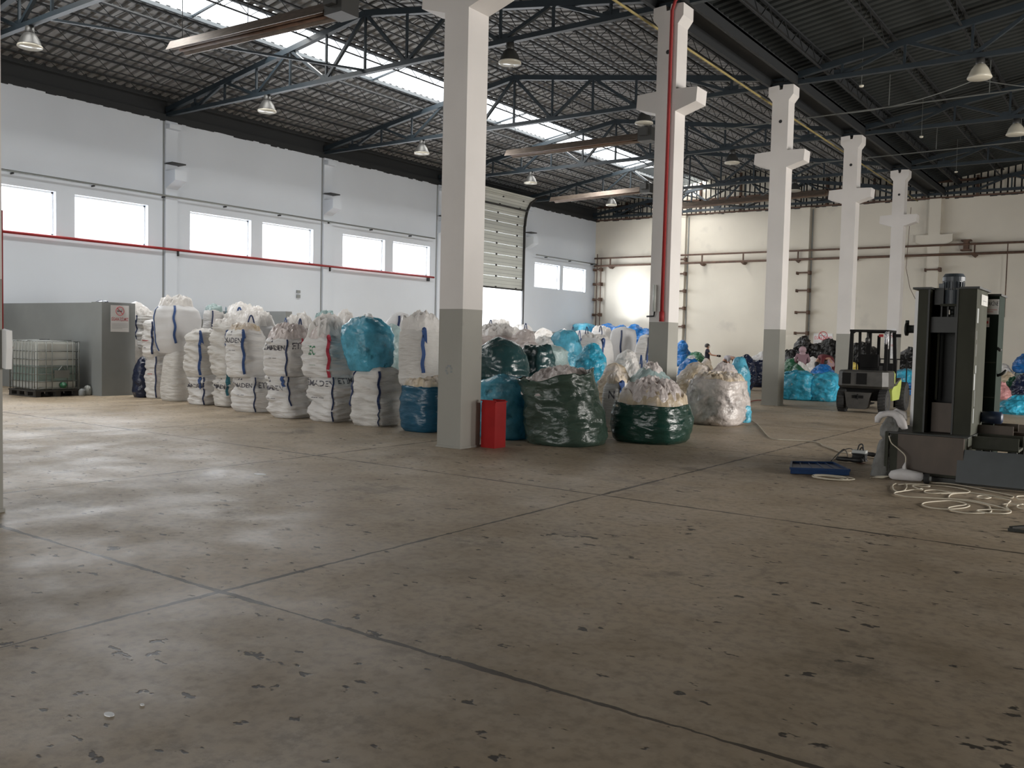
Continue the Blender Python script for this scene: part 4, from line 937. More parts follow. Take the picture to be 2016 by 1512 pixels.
# right of the third column
film_bag((1538, 1608, 789, 738, 789), 'cyan film bag standing right beside the third column foot', 130, 'cyanb', kind='bag', amp=1.1, box=True)
film_bag((1597, 1645, 791, 742, 791), 'pale cyan film bag showing folded sheets, in the middle of the cyan row', 131, 'cyanb', kind='box', amp=1.1, box=True)
film_bag((1638, 1668, 788, 744, 788), 'cyan film bag partly behind the forklift rear', 132, 'cyan', kind='bag', amp=1.1)
open_bag((1554, 1608, 762, 728, 776), 'green bag with a white torn rim lying on the cyan bags', 133, 'green', lambda th: 1 + .25*cos(th - radians(200)), [('filmw', .06, .98, 1.0)], kind='round')
film_bag((1590, 1646, 760, 724, 770), 'blue and aqua film heap in front of the stooping person', 134, 'blue', kind='blob', amp=1.1)
film_bag((1560, 1600, 742, 728, 746), 'dark green film pile at the skirt of the person in mauve', 141, 'green', kind='blob', amp=1.0)
film_bag((1540, 1574, 758, 712, 760), 'dark green and white film heap beside the third column', 135, 'green', kind='blob', amp=1.3)
film_bag((1588, 1612, 748, 708, 752), 'white film lump between the two headscarfed people', 136, 'filmw', kind='blob', amp=1.1)
film_bag((1616, 1646, 752, 722, 756), 'cream film lump below the stooping person in maroon', 137, 'filmt', kind='blob', amp=1.1)
film_bag((1632, 1648, 748, 728, 752), 'small yellow film scrap at the fourth column edge', 138, 'yelf', kind='blob', amp=1.0)
film_bag((1664, 1690, 762, 720, 768), 'small yellow film bag seen through the forklift', 139, 'yelf', kind='blob', amp=1.0)
film_bag((1556, 1572, 750, 708, 746), 'white film scrap left of the person in mauve', 140, 'filmw', kind='blob', amp=1.0)
bl = [(1534, 1570, 738, 694, 738), (1556, 1596, 736, 682, 736), (1567, 1590, 690, 666, 736), (1586, 1626, 736, 680, 736), (1610, 1650, 736, 675, 736), (1640, 1684, 738, 682, 738), (1674, 1712, 738, 680, 738), (1700, 1728, 738, 690, 738), (1754, 1790, 740, 706, 740), (1780, 1812, 740, 690, 740)]
bn = ['low black bundle at the left foot of the dark heap', 'black bundle behind the person in mauve', 'black bundle standing upright on the heap peak under a clamp', 'black bundle in the middle of the dark heap', 'tall black bundle behind the stooping person in maroon',
      'black bundle hidden by the fourth column', 'black bundle seen through the forklift cab', 'last black bundle of the dark heap, behind the forklift mast', 'black bundle left of the press beside the last column', 'black bundle behind the grey bag']
heap(bl, 'bundle', 'black film bundles against the end wall', bn, 'black', kind='slump', amp=1.6, sd=150)
film_bag((1768, 1806, 716, 690, 735), 'grey film bag on the black bundle left of the press', 161, 'grey', kind='blob', amp=1.0)
film_bag((1764, 1812, 772, 732, 774), 'bright blue film bag left of the press', 162, 'cyanb', kind='bag', amp=1.1)
film_bag((1776, 1806, 778, 760, 778), 'small blue and pink bag low beside the press', 163, 'blue', kind='blob', amp=1.1)
# right edge heap
film_bag((1962, 2050, 817, 788, 817), 'glossy turquoise bag lying alone on the floor right of the press', 164, 'cyanb', kind='blob', amp=.9)
RE = [((1950, 1990, 770, 722, 770), 'filmw', 'white film heap right of the press cabinet'), ((1966, 1998, 772, 738, 776), 'filmt', 'tan film lump in the mixed heap at the right edge'), ((1950, 1984, 786, 758, 786), 'pink', 'pale pink film scrap in the mixed heap'),
      ((1980, 2008, 784, 748, 784), 'green', 'green film scrap in the mixed heap'), ((1996, 2030, 786, 744, 786), 'navy', 'dark blue scrap in the mixed heap at the picture edge'), ((2004, 2040, 772, 736, 776), 'pink', 'salmon film scrap at the right picture edge'),
      ((1996, 2050, 772, 722, 772), 'filma', 'whitish aqua film bag at the right picture edge'), ((1998, 2040, 735, 700, 772), 'blue', 'blue and white bag on top of the heap at the right edge')]
for i, (px, m, lb) in enumerate(RE): film_bag(px, lb, 170 + i, m, kind='blob' if i != 7 else 'round', amp=1.2, ns=44, nt=20, group='mixed film scraps at the right edge')
# odds and ends showing above the partition
for i, (x, w, h, m) in enumerate(((-24.0, .5, .36, 'grey'), (-23.2, .3, .5, 'navy'), (-22.6, .5, .40, 'filmw'), (-21.7, .4, .42, 'filmw'))):
    sk = Sack(.72, .8, 1.90 + h*.7, 'round', 'film', 180 + i, amp=1.0); vs, fs = sk.mesh(44, 24); o = link_mesh('film_bag', vs, fs, M[m], None, smooth=True); o.location = (x, 13.0 + .1*i, 0)
    tag(o, ['grey bag top peeking over the left end of the partition', 'dark bag tip peeking over the middle of the partition', 'white bag top peeking over the partition', 'white bag top peeking over the partition beside the pier'][i], 'plastic bag', 'bags behind the partition')

# ================================================================== TANK, BOX, BOTTLES
def ibc():
    t = thing('liquid_tank', 'caged white plastic liquid tank on a dark pallet before the grey partition', 'tank', (-21.45, 10.75, 0), radians(2))
    W, D, Z0, Z1 = .56, .50, .17, 1.30
    sk = Sack(W*2, D*2, Z1 - Z0, 'box', 'none', 0, n=7); vs = []; fs = []; ns = 64; rings = [(0, .93), (.02, .98), (.06, 1), (.94, 1), (.975, .985), (1, .93), (1.005, .4)]
    k = 0
    for tz, f in rings:
        for j in range(ns):
            th = 2*pi*j/ns; r = (abs(cos(th)/W)**9 + abs(sin(th)/D)**9)**(-1/9)*f; vs.append((r*cos(th), r*sin(th), Z0 + (Z1 - Z0)*tz))
    lv = .50
    rows = len(rings)
    for i in range(rows - 1):
        for j in range(ns): fs.append((i*ns + j, i*ns + (j + 1) % ns, (i + 1)*ns + (j + 1) % ns, (i + 1)*ns + j))
    fs += [tuple(range(ns))[::-1], tuple(range((rows - 1)*ns, rows*ns))]
    link_mesh('inner_bottle', vs, fs, M['tank'], t, smooth=False)
    vs = []; fs = []
    for z in (Z0 + .20, Z0 + .56):
        for j in range(ns):
            th = 2*pi*j/ns; r = (abs(cos(th)/W)**9 + abs(sin(th)/D)**9)**(-1/9)*1.004; vs.append((r*cos(th), r*sin(th), z))
    fs = [(j, (j + 1) % ns, ns + (j + 1) % ns, ns + j) for j in range(ns)]
    link_mesh('liquid_band', vs, fs, M['tankl'], t)
    mb = MB(); w, d = W + .025, D + .025
    for z in (.20, .36, .53, .70, .87, 1.06, 1.29): mb.tube([(-w, -d, z), (w, -d, z), (w, d, z), (-w, d, z)], .011, 6, closed=True)
    for u in (-.92, -.68, -.44, -.2, .04, .28, .52, .76, .95): 
        for s in (-1, 1): mb.tube([(u*w, s*(d + .01), .17), (u*w, s*(d + .01), 1.29)], .010, 6)
    for u in (-.95, -.55, -.28, .42, .68, .95):
        for s in (-1, 1): mb.tube([(s*(w + .01), u*d, .17), (s*(w + .01), u*d, 1.29)], .010, 6)
    for u in (-.4, .4): mb.tube([(u*w, -d, 1.31), (u*w, d, 1.31)], .012, 6)
    mb.build('cage', M['cage'], t, True)
    mb = MB(); mb.box((w + .012, -.10, .44), (w + .03, .26, .62)); mb.tube([(w + .03, 0, .62), (w + .03, .08, .72), (w + .03, .16, .62)], .012, 6); mb.build('label_plate', M['cage'], t)
    mb = MB(); mb.lathe([(0, 0), (.07, 0), (.07, .10), (.04, .12), (.04, .16), (0, .16)], (w - .02, .10, .27), 14, 'x'); mb.build('outlet_valve', M['green'], t, True)
    mb = MB(); mb.lathe([(0, 0), (.11, 0), (.11, .04), (0, .04)], (0, 0, 1.30), 18); mb.build('filler_cap', M['dark'], t, True)
    mb = MB(); mb.box((-.60, -.54, .12), (.60, .54, .16))
    for y in (-.47, 0, .47): mb.box((-.6, y - .06, 0), (.6, y + .06, .03))
    for x in (-.53, -.18, .18, .53):
        for y in (-.47, 0, .47): mb.box((x - .06, y - .06, .03), (x + .06, y + .06, .12))
    mb.build('pallet', M['pallet'], t)
ibc()
def bottle(x, y, h, label, mt):
    t = thing('plastic_bottle', label, 'bottle', (x, y, 0), 0, 'bottles at the partition foot')
    MB().lathe([(0, 0), (.075, .0), (.085, .02), (.085, h*.62), (.06, h*.82), (.022, h*.90), (.022, h*.95), (0, h*.95)], n=18).build('body', mt, t, True)
    MB().lathe([(0, h*.93), (.027, h*.93), (.027, h), (0, h)], n=12).build('cap', M['dark'], t, True)
    mb = MB(); mb.tube([(.06, 0, h*.80), (.11, 0, h*.72), (.085, 0, h*.5)], .014, 8); mb.build('grip', mt, t, True)
p0 = at(174, 778); bottle(p0.x, p0.y - .02, .27, 'cream plastic bottle with a dark cap at the partition foot', M['tank'])
p0 = at(162, 779); bottle(p0.x, p0.y + .0, .19, 'dim clear bottle left of the capped cream one', M['part'])

def red_box():
    c = at(973, 883); t = thing('red_fire_box', 'open-topped red metal box beside the near column', 'box', c, 0)
    H = .70; mb = MB(); a, b, q = .23, .25, .010
    ob = [(0, 0), (-a, .0), (-a, b), (0, b)]
    # corner towards the camera at (0,0); walls run to -x and +y
    mb.box((-a, -q, 0), (0, 0, H)); mb.box((-a - q, -q, 0), (-a, b + q, H - .04)); mb.box((0, -q, 0), (q, b + q, H - .02)); mb.box((-a, b, 0), (0, b + q, H)); mb.box((-a, 0, 0), (0, b, .01))
    mb.build('box_shell', M['redbox'], t)
    mb = MB(); mb.box((-a - .02, -q - .012, H - .015), (.02, .0, H)); mb.box((0, -q, H - .035), (.02, b + .02, H - .02)); mb.build('rim', M['redbox'], t)
    mb = MB(); mb.box((-a - .018, -.004, .12), (-a - q, .02, .16)); mb.box((-a - .018, -.004, .52), (-a - q, .02, .56)); mb.build('hinge', M['dark'], t)
red_box()

# ================================================================== FORKLIFT (rear towards the camera)
def forklift():
    t = thing('forklift', 'dark grey and lime forklift parked facing away, right of the fourth column', 'forklift', (-5.72, 22.35, 0), radians(2))
    GY, GR, BK = M['fork_dk'], M['fork_gr'], M['fork_bk']
    # counterweight with two grille openings
    mb = MB(); x0, x1 = -.56, .54
    def loft(zs, m=0):
        secs = []
        for z, hw, yb, yf in zs: secs.append([(-hw, yf, z), (-hw, yb + .12, z), (-hw + .12, yb, z), (hw - .12, yb, z), (hw, yb + .12, z), (hw, yf, z)])
        n = 6; vs = [p for s_ in secs for p in s_]; fs = [(i*n + j, i*n + j + 1, (i + 1)*n + j + 1, (i + 1)*n + j) for i in range(len(secs) - 1) for j in range(n - 1)]
        fs += [(i*n + 5, i*n, (i + 1)*n, (i + 1)*n + 5) for i in range(len(secs) - 1)]; fs += [tuple(range(n))[::-1], tuple(range((len(secs) - 1)*n, len(secs)*n))]
        mb.add(vs, fs, m)
    loft([(.60, .56, .10, .75), (.66, .58, .02, .85), (1.0, .57, .02, .85), (1.03, .54, .06, .85)])
    mb.build('counterweight', GY, t)
    mb = MB()
    for a, b in ((-.46, -.26), (-.13, .11)):
        mb.box((a, .008, .70), (b, .03, .97))
        for z in (.76, .83, .90): mb.box((a, .002, z), (b, .02, z + .012))
    mb.build('grille_openings', BK, t)
    mb = MB(); mb.prism([(-.40, .50), (.20, .50), (.14, .16), (.09, .10), (-.29, .10), (-.34, .16)], .04, .30, 1); mb.build('lower_weight', GY, t)
    mb = MB(); mb.box((-.22, .03, .36), (.04, .05, .43)); mb.tube([(-.09, .02, .33), (-.09, .02, .46)], .015, 8); mb.build('tow_pin', BK, t)
    mb = MB(); mb.box((-.5, .25, .30), (.5, 1.2, .62)); mb.build('chassis', BK, t)
    # wheels
    def wheel(x, y, r, w):
        mb = MB(); mb.lathe([(r*.5, -w*.45), (r*.86, -w*.5), (r*.97, -w*.42), (r, -w*.2), (r, w*.2), (r*.97, w*.42), (r*.86, w*.5), (r*.5, w*.45)], (x, y, r), 28, 'x')
        for k in range(22):
            a = 2*pi*k/22; c = Vector((x, y + r*.985*cos(a), r + r*.985*sin(a))); mb.bar(c - Vector((w*.42, 0, 0)), c + Vector((w*.42, 0, 0)), .03, .035, up=(0, cos(a), sin(a)))
        wt = mb.build('wheel', M['rubber'], t, False)
        mb = MB(); mb.lathe([(0, -w*.3), (r*.5, -w*.45), (r*.52, 0), (r*.5, w*.45), (0, w*.3)], (x, y, r), 20, 'x'); mb.build('hub', GY, wt, True)
    wheel(-.50, .34, .29, .20); wheel(.46, .30, .29, .20); wheel(-.52, 1.98, .36, .26); wheel(.56, 2.02, .36, .24)
    # lime body side panels and hood
    mb = MB()
    for s in (-1, 1):
        xo, xi = s*.57, s*.47
        mb.prism([(.72, .30), (1.55, .30), (1.72, .50), (1.78, .78), (1.60, .82), (1.22, .66), (.80, .64), (.62, .55)], min(xo, xi), max(xo, xi), 0)
        mb.prism([(.72, .84), (.98, .68), (.98, .95), (.80, 1.02)], min(xo, xi), max(xo, xi), 0)
    mb.build('side_panel', GR, t)
    mb = MB(); mb.prism([(.62, .62), (1.25, .62), (1.25, .95), (1.15, 1.02), (.62, 1.02)], -.46, .46, 0); mb.build('engine_hood', BK, t)
    mb = MB(); mb.prism([(.95, .66), (1.7, .80), (1.7, .84), (.95, .72)], -.575, .575, 0); mb.build('step_fender', GY, t)
    # seat, steering, dash
    mb = MB(); mb.box((-.24, .78, 1.02), (.22, 1.20, 1.14)); mb.prism([(.74, 1.10), (.86, 1.10), (.80, 1.42), (.70, 1.42)], -.22, .20, 0); mb.build('seat', BK, t)
    mb = MB(); mb.box((-.40, 1.5, .80), (.40, 1.66, 1.20)); mb.tube([(-.05, 1.52, 1.15), (-.05, 1.36, 1.30)], .02, 8); mb.tube([(-.05 + .15*cos(a*pi/8), 1.36 + .05*sin(a*pi/8), 1.31 + .12*sin(a*pi/8)) for a in range(16)], .012, 6, closed=True); mb.build('dashboard_and_wheel', BK, t)
    # overhead guard
    def post(a, b, w, nme='guard_post', m=None): mb = MB(); mb.bar(a, b, w, w); mb.build(nme, m or BK, t)
    post((-.42, .52, 1.02), (-.41, .58, 2.0), .06); post((.42, .52, 1.02), (.41, .58, 2.0), .075)
    post((-.42, 1.60, .95), (-.41, 1.45, 2.0), .06); post((.44, 1.60, .95), (.41, 1.45, 2.0), .075)
    mb = MB(); mb.tube([(.413, .575, 1.56), (.41, .578, 1.99)], .056, 10); mb.build('silver_wrapping', M['silver'], t, True)
    mb = MB()
    for p, q in (((-.44, .56, 2.0), (.44, .56, 2.0)), ((-.44, 1.48, 2.0), (.44, 1.48, 2.0)), ((-.42, .56, 2.0), (-.42, 1.48, 2.0)), ((.42, .56, 2.0), (.42, 1.48, 2.0))): mb.bar(p, q, .07, .05)
    for k in range(6): x = -.3 + k*.12; mb.bar((x, .56, 2.005), (x, 1.48, 2.005), .03, .02)
    mb.build('overhead_guard', BK, t)
    mb = MB(); mb.prism([(-.39, 1.0), (-.36, 1.0), (-.36, 1.92), (-.30, 1.97), (-.39, 1.97)], .555, .58, 1); mb.build('guard_corner_brace', BK, t)
    mb = MB(); mb.tube([(-.10, .9, 1.95), (-.10, .9, 1.70)], .02, 8); mb.lathe([(0, -.09), (.05, -.08), (.06, .02), (.03, .06), (0, .06)], (-.10, .9, 1.78), 12); mb.build('beacon', M['lampg'], t, True)
    mb = MB(); mb.box((.06, 1.38, 1.86), (.16, 1.44, 1.93)); mb.build('tail_light', M['redp'], t)
    # mast, carriage and load guard
    for x in (-.26, .20):
        mb = MB(); mb.bar((x, 1.86, .12), (x, 1.82, 2.02), .10, .14); mb.build('mast_rail', BK, t)
    mb = MB(); mb.box((-.3, 1.8, 1.96), (.26, 1.9, 2.04)); mb.box((-.3, 1.8, 1.1), (.26, 1.88, 1.18)); mb.tube([(-.03, 1.86, .3), (-.03, 1.86, 1.9)], .04, 10); mb.build('mast_crosshead', BK, t)
    mb = MB()
    for z in (.55, 1.30): mb.tube([(-.62, 2.15, z), (.86, 2.15, z)], .014, 6)
    for k in range(7): x = -.62 + k*1.48/6; mb.tube([(x, 2.15, .3), (x, 2.15, 1.30)], .014, 6)
    mb.build('load_backrest', BK, t)
    for x in (-.4, .4): mb = MB(); mb.box((x - .06, 2.12, .06), (x + .06, 3.15, .10)); mb.box((x - .06, 2.10, .06), (x + .06, 2.16, .6)); mb.build('fork', BK, t)
    mb = MB(); mb.box((.44, 1.30, 1.86), (.58, 1.42, 1.94)); mb.build('work_light', BK, t)
    vs, fs = text_geo('3', .12); link_mesh('fleet_number', [(.576, .72 + v.x*.8, .66 + v.y) for v in vs], fs, M['signw'], t)
forklift()

# ================================================================== BALING PRESS
def press():
    t = thing('baling_press', 'tall green-grey hydraulic press with a motor on top at the right', 'machine', (-2.1, 11.3, 0))
    P, D, RU = M['press'], M['pressd'], M['pressr']
    def b(n, lo, hi, m): mb = MB(); mb.box(lo, hi); return world_part(mb, n, m, t)
    # base body
    b('base_side', (-2.60, 11.32, .0), (-2.56, 12.5, .56), P)
    b('base_front', (-2.45, 11.30, .10), (-1.74, 11.34, .55), RU)
    b('base_body', (-2.56, 11.36, .06), (-1.74, 12.45, .54), P)
    b('base_top_plate', (-2.56, 11.30, .545), (-1.70, 12.45, .56), D)
    b('base_skid', (-2.52, 11.38, 0), (-1.2, 11.50, .05), D)
    # tower channels
    for n_, x0, x1 in (('tower_post', -2.35, -2.22), ('tower_post', -1.93, -1.72)):
        o = b(n_, (x0, 11.58, .56), (x1, 11.72, 2.30), P)
        mb = MB(); mb.box((x0 + (.11 if x0 < -2.2 else -.0), 11.565, .56), (x0 + (.13 if x0 < -2.2 else .02), 11.58, 2.30)); world_part(mb, 'post_flange', D, t)
    b('tower_side', (-2.35, 11.72, .56), (-2.31, 12.38, 2.30), P); b('tower_side', (-1.76, 11.72, .56), (-1.72, 12.38, 2.30), P)
    b('tower_back_post', (-2.31, 12.26, .56), (-2.15, 12.38, 2.30), P); b('tower_back_post', (-1.90, 12.26, .56), (-1.76, 12.38, 2.30), P)
    mb = MB(); mb.box((-2.41, 11.54, 2.30), (-2.20, 12.42, 2.325)); mb.box((-1.90, 11.54, 2.30), (-1.69, 12.42, 2.325)); mb.box((-2.2, 11.75, 2.30), (-1.9, 12.42, 2.325)); world_part(mb, 'top_flange', D, t)
    b('crosshead', (-2.23, 11.66, 1.78), (-1.92, 12.3, 1.97), D)
    b('motor_shelf', (-2.13, 11.7, 2.10), (-1.92, 12.2, 2.13), P)
    b('chamber_back', (-2.22, 12.20, .56), (-1.92, 12.24, 1.78), D)
    b('ram_guide', (-2.18, 11.9, .95), (-2.155, 11.95, 1.78), P)
    b('chamber_door', (-2.19, 11.80, .56), (-1.93, 11.84, .92), RU)
    for x in (-2.12, -2.05, -1.97, -1.93): b('coupling_bolt', (x - .008, 11.74, 1.97), (x + .008, 11.76, 2.10), M['alu'] if 0 else D)
    mb = MB(); mb.lathe([(0, 1.97), (.06, 1.97), (.06, 2.0), (.025, 2.01), (.03, 2.06), (.07, 2.07), (.07, 2.10), (0, 2.10)], (-2.02, 11.85, 0), 16); world_part(mb, 'pump_coupling', D, t, True)
    # motor
    mb = MB(); mb.lathe([(0, 2.13), (.115, 2.13), (.115, 2.30), (.105, 2.31), (.105, 2.41), (.125, 2.41), (.125, 2.46), (.10, 2.50), (0, 2.505)], (-2.02, 11.86, 0), 26)
    for k in range(20):
        a = 2*pi*k/20; c = Vector((-2.02 + .112*cos(a), 11.86 + .112*sin(a), 0)); mb.bar(c + Vector((0, 0, 2.14)), c + Vector((0, 0, 2.40)), .008, .02, up=(cos(a), sin(a), 0))
    mo = world_part(mb, 'electric_motor', M['motor'], t)
    mb = MB(); mb.box((-2.17, 11.78, 2.31), (-2.11, 11.86, 2.38)); world_part(mb, 'terminal_box', M['motor'], t)
    b('motor_bracket', (-2.20, 11.72, 2.12), (-2.10, 12.0, 2.32), D)
    # flanged hydraulic pipe stub at the left
    mb = MB(); mb.lathe([(0, 0), (.075, 0), (.075, -.025), (.05, -.03), (.05, -.17), (.0, -.17)], (-2.35, 11.8, 1.82), 18, 'x'); mb.lathe([(0, 0), (.085, 0), (.085, -.025), (0, -.025)], (-2.50, 11.8, 1.82), 18, 'x'); mb.box((-2.53, 11.79, 1.88), (-2.49, 11.81, 1.93)); world_part(mb, 'flanged_pipe', D, t, True)
    # white strip of sheet standing at the left edge of the tower
    b('white_edge_strip', (-2.39, 11.60, .62), (-2.353, 11.63, 2.28), M['signw'])
    # worn paint streaks on the right post
    mb = MB(); rnd = random.Random(5)
    for k in range(7): z = .7 + k*.2; mb.box((-1.719, 11.62 + .1*rnd.random(), z), (-1.7175, 11.66 + .1*rnd.random(), z + .08 + .12*rnd.random()))
    world_part(mb, 'worn_paint', M['part'], t)
    # control cabinet behind
    b('control_cabinet', (-2.05, 12.46, .05), (-1.60, 12.95, 2.26), M['pressg'])
    b('cabinet_lid', (-2.07, 12.44, 2.26), (-1.58, 12.97, 2.285), D)
    for z in (1.42, .98): b('cabinet_seam', (-1.95, 12.455, z), (-1.61, 12.46, z + .012), P)
    for pp_ in ([(-1.60, 12.6, 1.26), (-1.55, 12.56, 1.28), (-1.50, 12.56, 1.33)], [(-1.60, 12.6, 1.58), (-1.62, 12.5, 1.62), (-1.56, 12.45, 1.58)]): mb = MB(); mb.tube(pp_, .019, 8); world_part(mb, 'hose_fitting', D, t, True)
    # maker's banner across tower side and cabinet, with its red arrow
    mb = MB(); mb.box((-1.719, 11.86, 2.12), (-1.712, 12.34, 2.25)); bs = world_part(mb, 'maker_banner', M['signd'], t)
    mb = MB(); mb.box((-1.80, 12.448, 2.03), (-1.605, 12.456, 2.22)); world_part(mb, 'maker_banner', M['signw'], t)
    mb = MB(); mb.box((-1.80, 12.448, 1.87), (-1.70, 12.456, 1.99)); world_part(mb, 'arrow_sign', M['signw'], t)
    mb = MB(); mb.prism([(-1.795, 1.93), (-1.765, 1.965), (-1.765, 1.945), (-1.71, 1.945), (-1.71, 1.915), (-1.765, 1.915), (-1.765, 1.895)], 12.442, 12.449, 1); world_part(mb, 'red_arrow', M['signr'], t)
    vs, fs = text_geo('NSIER MAKİNE', .066); vs2 = [(-1.73 + v.x*.55, 12.446, 2.14 + v.y*1.1) for v in vs]
    link_mesh('banner_lettering', [Vector(v) - t.location for v in vs2], fs, M['ink'], t)
    vs, fs = text_geo('---- ---', .09); link_mesh('banner_lettering', [Vector((-1.711, 12.10 + v.x, 2.16 + v.y*.8)) - t.location for v in vs], fs, M['ink'], t)
    mb = MB(); mb.box((-1.79, 12.444, 2.085), (-1.62, 12.449, 2.09)); mb.box((-1.79, 12.444, 2.06), (-1.66, 12.449, 2.065)); world_part(mb, 'banner_small_print', M['signr'], t)
press()
def bx(name, label, cat, lo, hi, m, parent=None):
    mb = MB(); mb.box(lo, hi); return tag(mb.build(name, M[m]), label, cat)
# channels and plates beside the press
t = thing('steel_plate', 'big blue-grey steel plate leaning low at the right edge', 'plate', (-1.4, 11.3, 0))
mb = MB(); mb.prism([(11.24, .035), (11.27, .02), (11.36, .40), (11.33, .415)], -1.80, -.75, 0); world_part(mb, 'plate_face', M['plate'], t)
mb = MB(); mb.box((-1.78, 11.36, .0), (-.80, 11.44, .05)); world_part(mb, 'plate_foot', M['pressd'], t)
t = thing('discharge_channel', 'long dark grey channel beam running right from the press base', 'channel', (-1.4, 11.9, 0))
mb = MB(); mb.prism([(11.58, .42), (11.60, .40), (12.0, .40), (12.02, .42), (12.02, .56), (12.0, .56), (12.0, .43), (11.60, .43), (11.60, .56), (11.58, .56)], -1.70, -1.22, 0); world_part(mb, 'lower_channel', M['press'], t)
mb = MB(); mb.prism([(12.10, .46), (12.6, .46), (12.6, .66), (12.58, .66), (12.58, .48), (12.12, .48), (12.12, .66), (12.10, .66)], -1.72, -1.34, 0); world_part(mb, 'upper_channel', M['pressr'], t)
for x in (-1.66, -1.30):
    for y, h in ((11.62, .40), (12.3, .46)): mb = MB(); mb.box((x, y, 0), (x + .06, y + .06, h)); world_part(mb, 'support_leg', M['pressd'], t)
t = thing('press_frame', 'dark frame with pale fittings at the right picture edge', 'machine frame', (-1.0, 12.5, 0))
mb = MB(); mb.prism([(12.5, .50), (13.1, .56), (13.1, .62), (12.5, .56)], -1.50, -.7, 0); mb.box((-1.50, 12.48, .40), (-.7, 12.54, .52)); world_part(mb, 'top_channel', M['pressr'], t)
mb = MB()
for x in (-1.44, -.9): mb.box((x, 12.55, 0), (x + .07, 12.62, .52)); mb.box((x, 13.0, 0), (x + .07, 13.06, .56))
mb.box((-1.5, 12.7, .22), (-.7, 12.76, .27)); world_part(mb, 'frame_legs', M['pressd'], t)
mb = MB(); mb.lathe([(0, -.1), (.05, -.1), (.06, 0), (.05, .1), (0, .1)], (-1.17, 12.45, .35), 14, 'x'); world_part(mb, 'pale_fitting', M['tank'], t, True)
t = thing('dark_blue_roll', 'dark blue padded roll resting on the channel behind the press', 'roll', (-1.62, 12.35, .66))
mb = MB(); mb.lathe([(0, -.12), (.05, -.12), (.075, -.10), (.08, 0), (.075, .10), (.05, .12), (0, .12)], (-1.60, 12.30, .742), 18, 'x'); world_part(mb, 'roll_body', M['pipeb'], t, True)
mb = MB(); mb.lathe([(0, -.02), (.065, -.02), (.065, 0), (0, 0)], (-1.735, 12.30, .742), 18, 'x'); world_part(mb, 'roll_end', M['rust'], t, True)

# dust-sheet bundle leaning on the press
t = thing('cloth_bundle', 'grey crumpled cloth wrapped round a post against the press base', 'cloth bundle', (-2.66, 11.35, 0))
def lump(name, rings, m, seed, amp, parent, ns=40):
    vs = []; fs = []
    for i, (x, y, z, rx, ry) in enumerate(rings):
        for j in range(ns):
            th = 2*pi*j/ns; d = 1 + amp*(nz(cos(th)*1.3 + seed, sin(th)*1.3, z*5) + .6*ridge(cos(th)*2.4 + seed, sin(th)*2.4, z*11) - .3)
            vs.append((x + rx*cos(th)*d, y + ry*sin(th)*d, z + .01*nz(cos(th)*4, sin(th)*4, z*9)))
    k = len(rings)
    for i in range(k - 1):
        for j in range(ns): fs.append((i*ns + j, i*ns + (j + 1) % ns, (i + 1)*ns + (j + 1) % ns, (i + 1)*ns + j))
    fs += [tuple(range(ns))[::-1], tuple(range((k - 1)*ns, k*ns))]
    mb = MB(); mb.add(vs, fs); return world_part(mb, name, m, parent, True)
def interp(keys, n):
    out = []
    for i in range(n + 1):
        f = i/n*(len(keys) - 1); a = int(min(f, len(keys) - 2)); u = f - a; out.append(tuple(keys[a][q] + (keys[a + 1][q] - keys[a][q])*u for q in range(len(keys[0]))))
    return out
lump('lower_wrap', interp([(-2.60, 11.14, .0, .115, .11), (-2.58, 11.16, .15, .11, .10), (-2.56, 11.18, .34, .095, .09), (-2.55, 11.2, .42, .085, .08), (-2.53, 11.2, .46, .06, .06)], 26), M['cloth'], 3, .22, t)
lump('upper_wrap', interp([(-2.53, 11.2, .44, .06, .06), (-2.53, 11.2, .50, .10, .09), (-2.53, 11.22, .60, .10, .09), (-2.51, 11.24, .70, .075, .07), (-2.50, 11.25, .76, .04, .04)], 20), M['cloth'], 5, .22, t)
t = thing('white_sheet_roll', 'white padded sheet draped over the top of the grey cloth bundle', 'sheet', (-2.5, 11.2, .74))
mb = MB(); pts = [(-2.64, 11.12, .66), (-2.645, 11.13, .71), (-2.61, 11.14, .755), (-2.55, 11.16, .775), (-2.48, 11.18, .775), (-2.42, 11.17, .73), (-2.37, 11.15, .66), (-2.345, 11.13, .60)]
mb.tube(pts, [.03, .04, .042, .036, .045, .055, .052, .03], 16); mb.v = [p + Vector((1, .6, .5))*.016*nz(p.x*16, p.y*16, p.z*16) for p in mb.v]; world_part(mb, 'sheet_roll', M['clothw'], t, True)
mb = MB(); mb.tube([(-2.52, 11.24, .76), (-2.46, 11.26, .80), (-2.40, 11.25, .77), (-2.37, 11.22, .70)], [.03, .045, .05, .03], 14); mb.v = [p + Vector((1, .6, .5))*.02*nz(p.x*14, p.y*14, p.z*14) for p in mb.v]; world_part(mb, 'sheet_fold', M['clothw'], t, True)

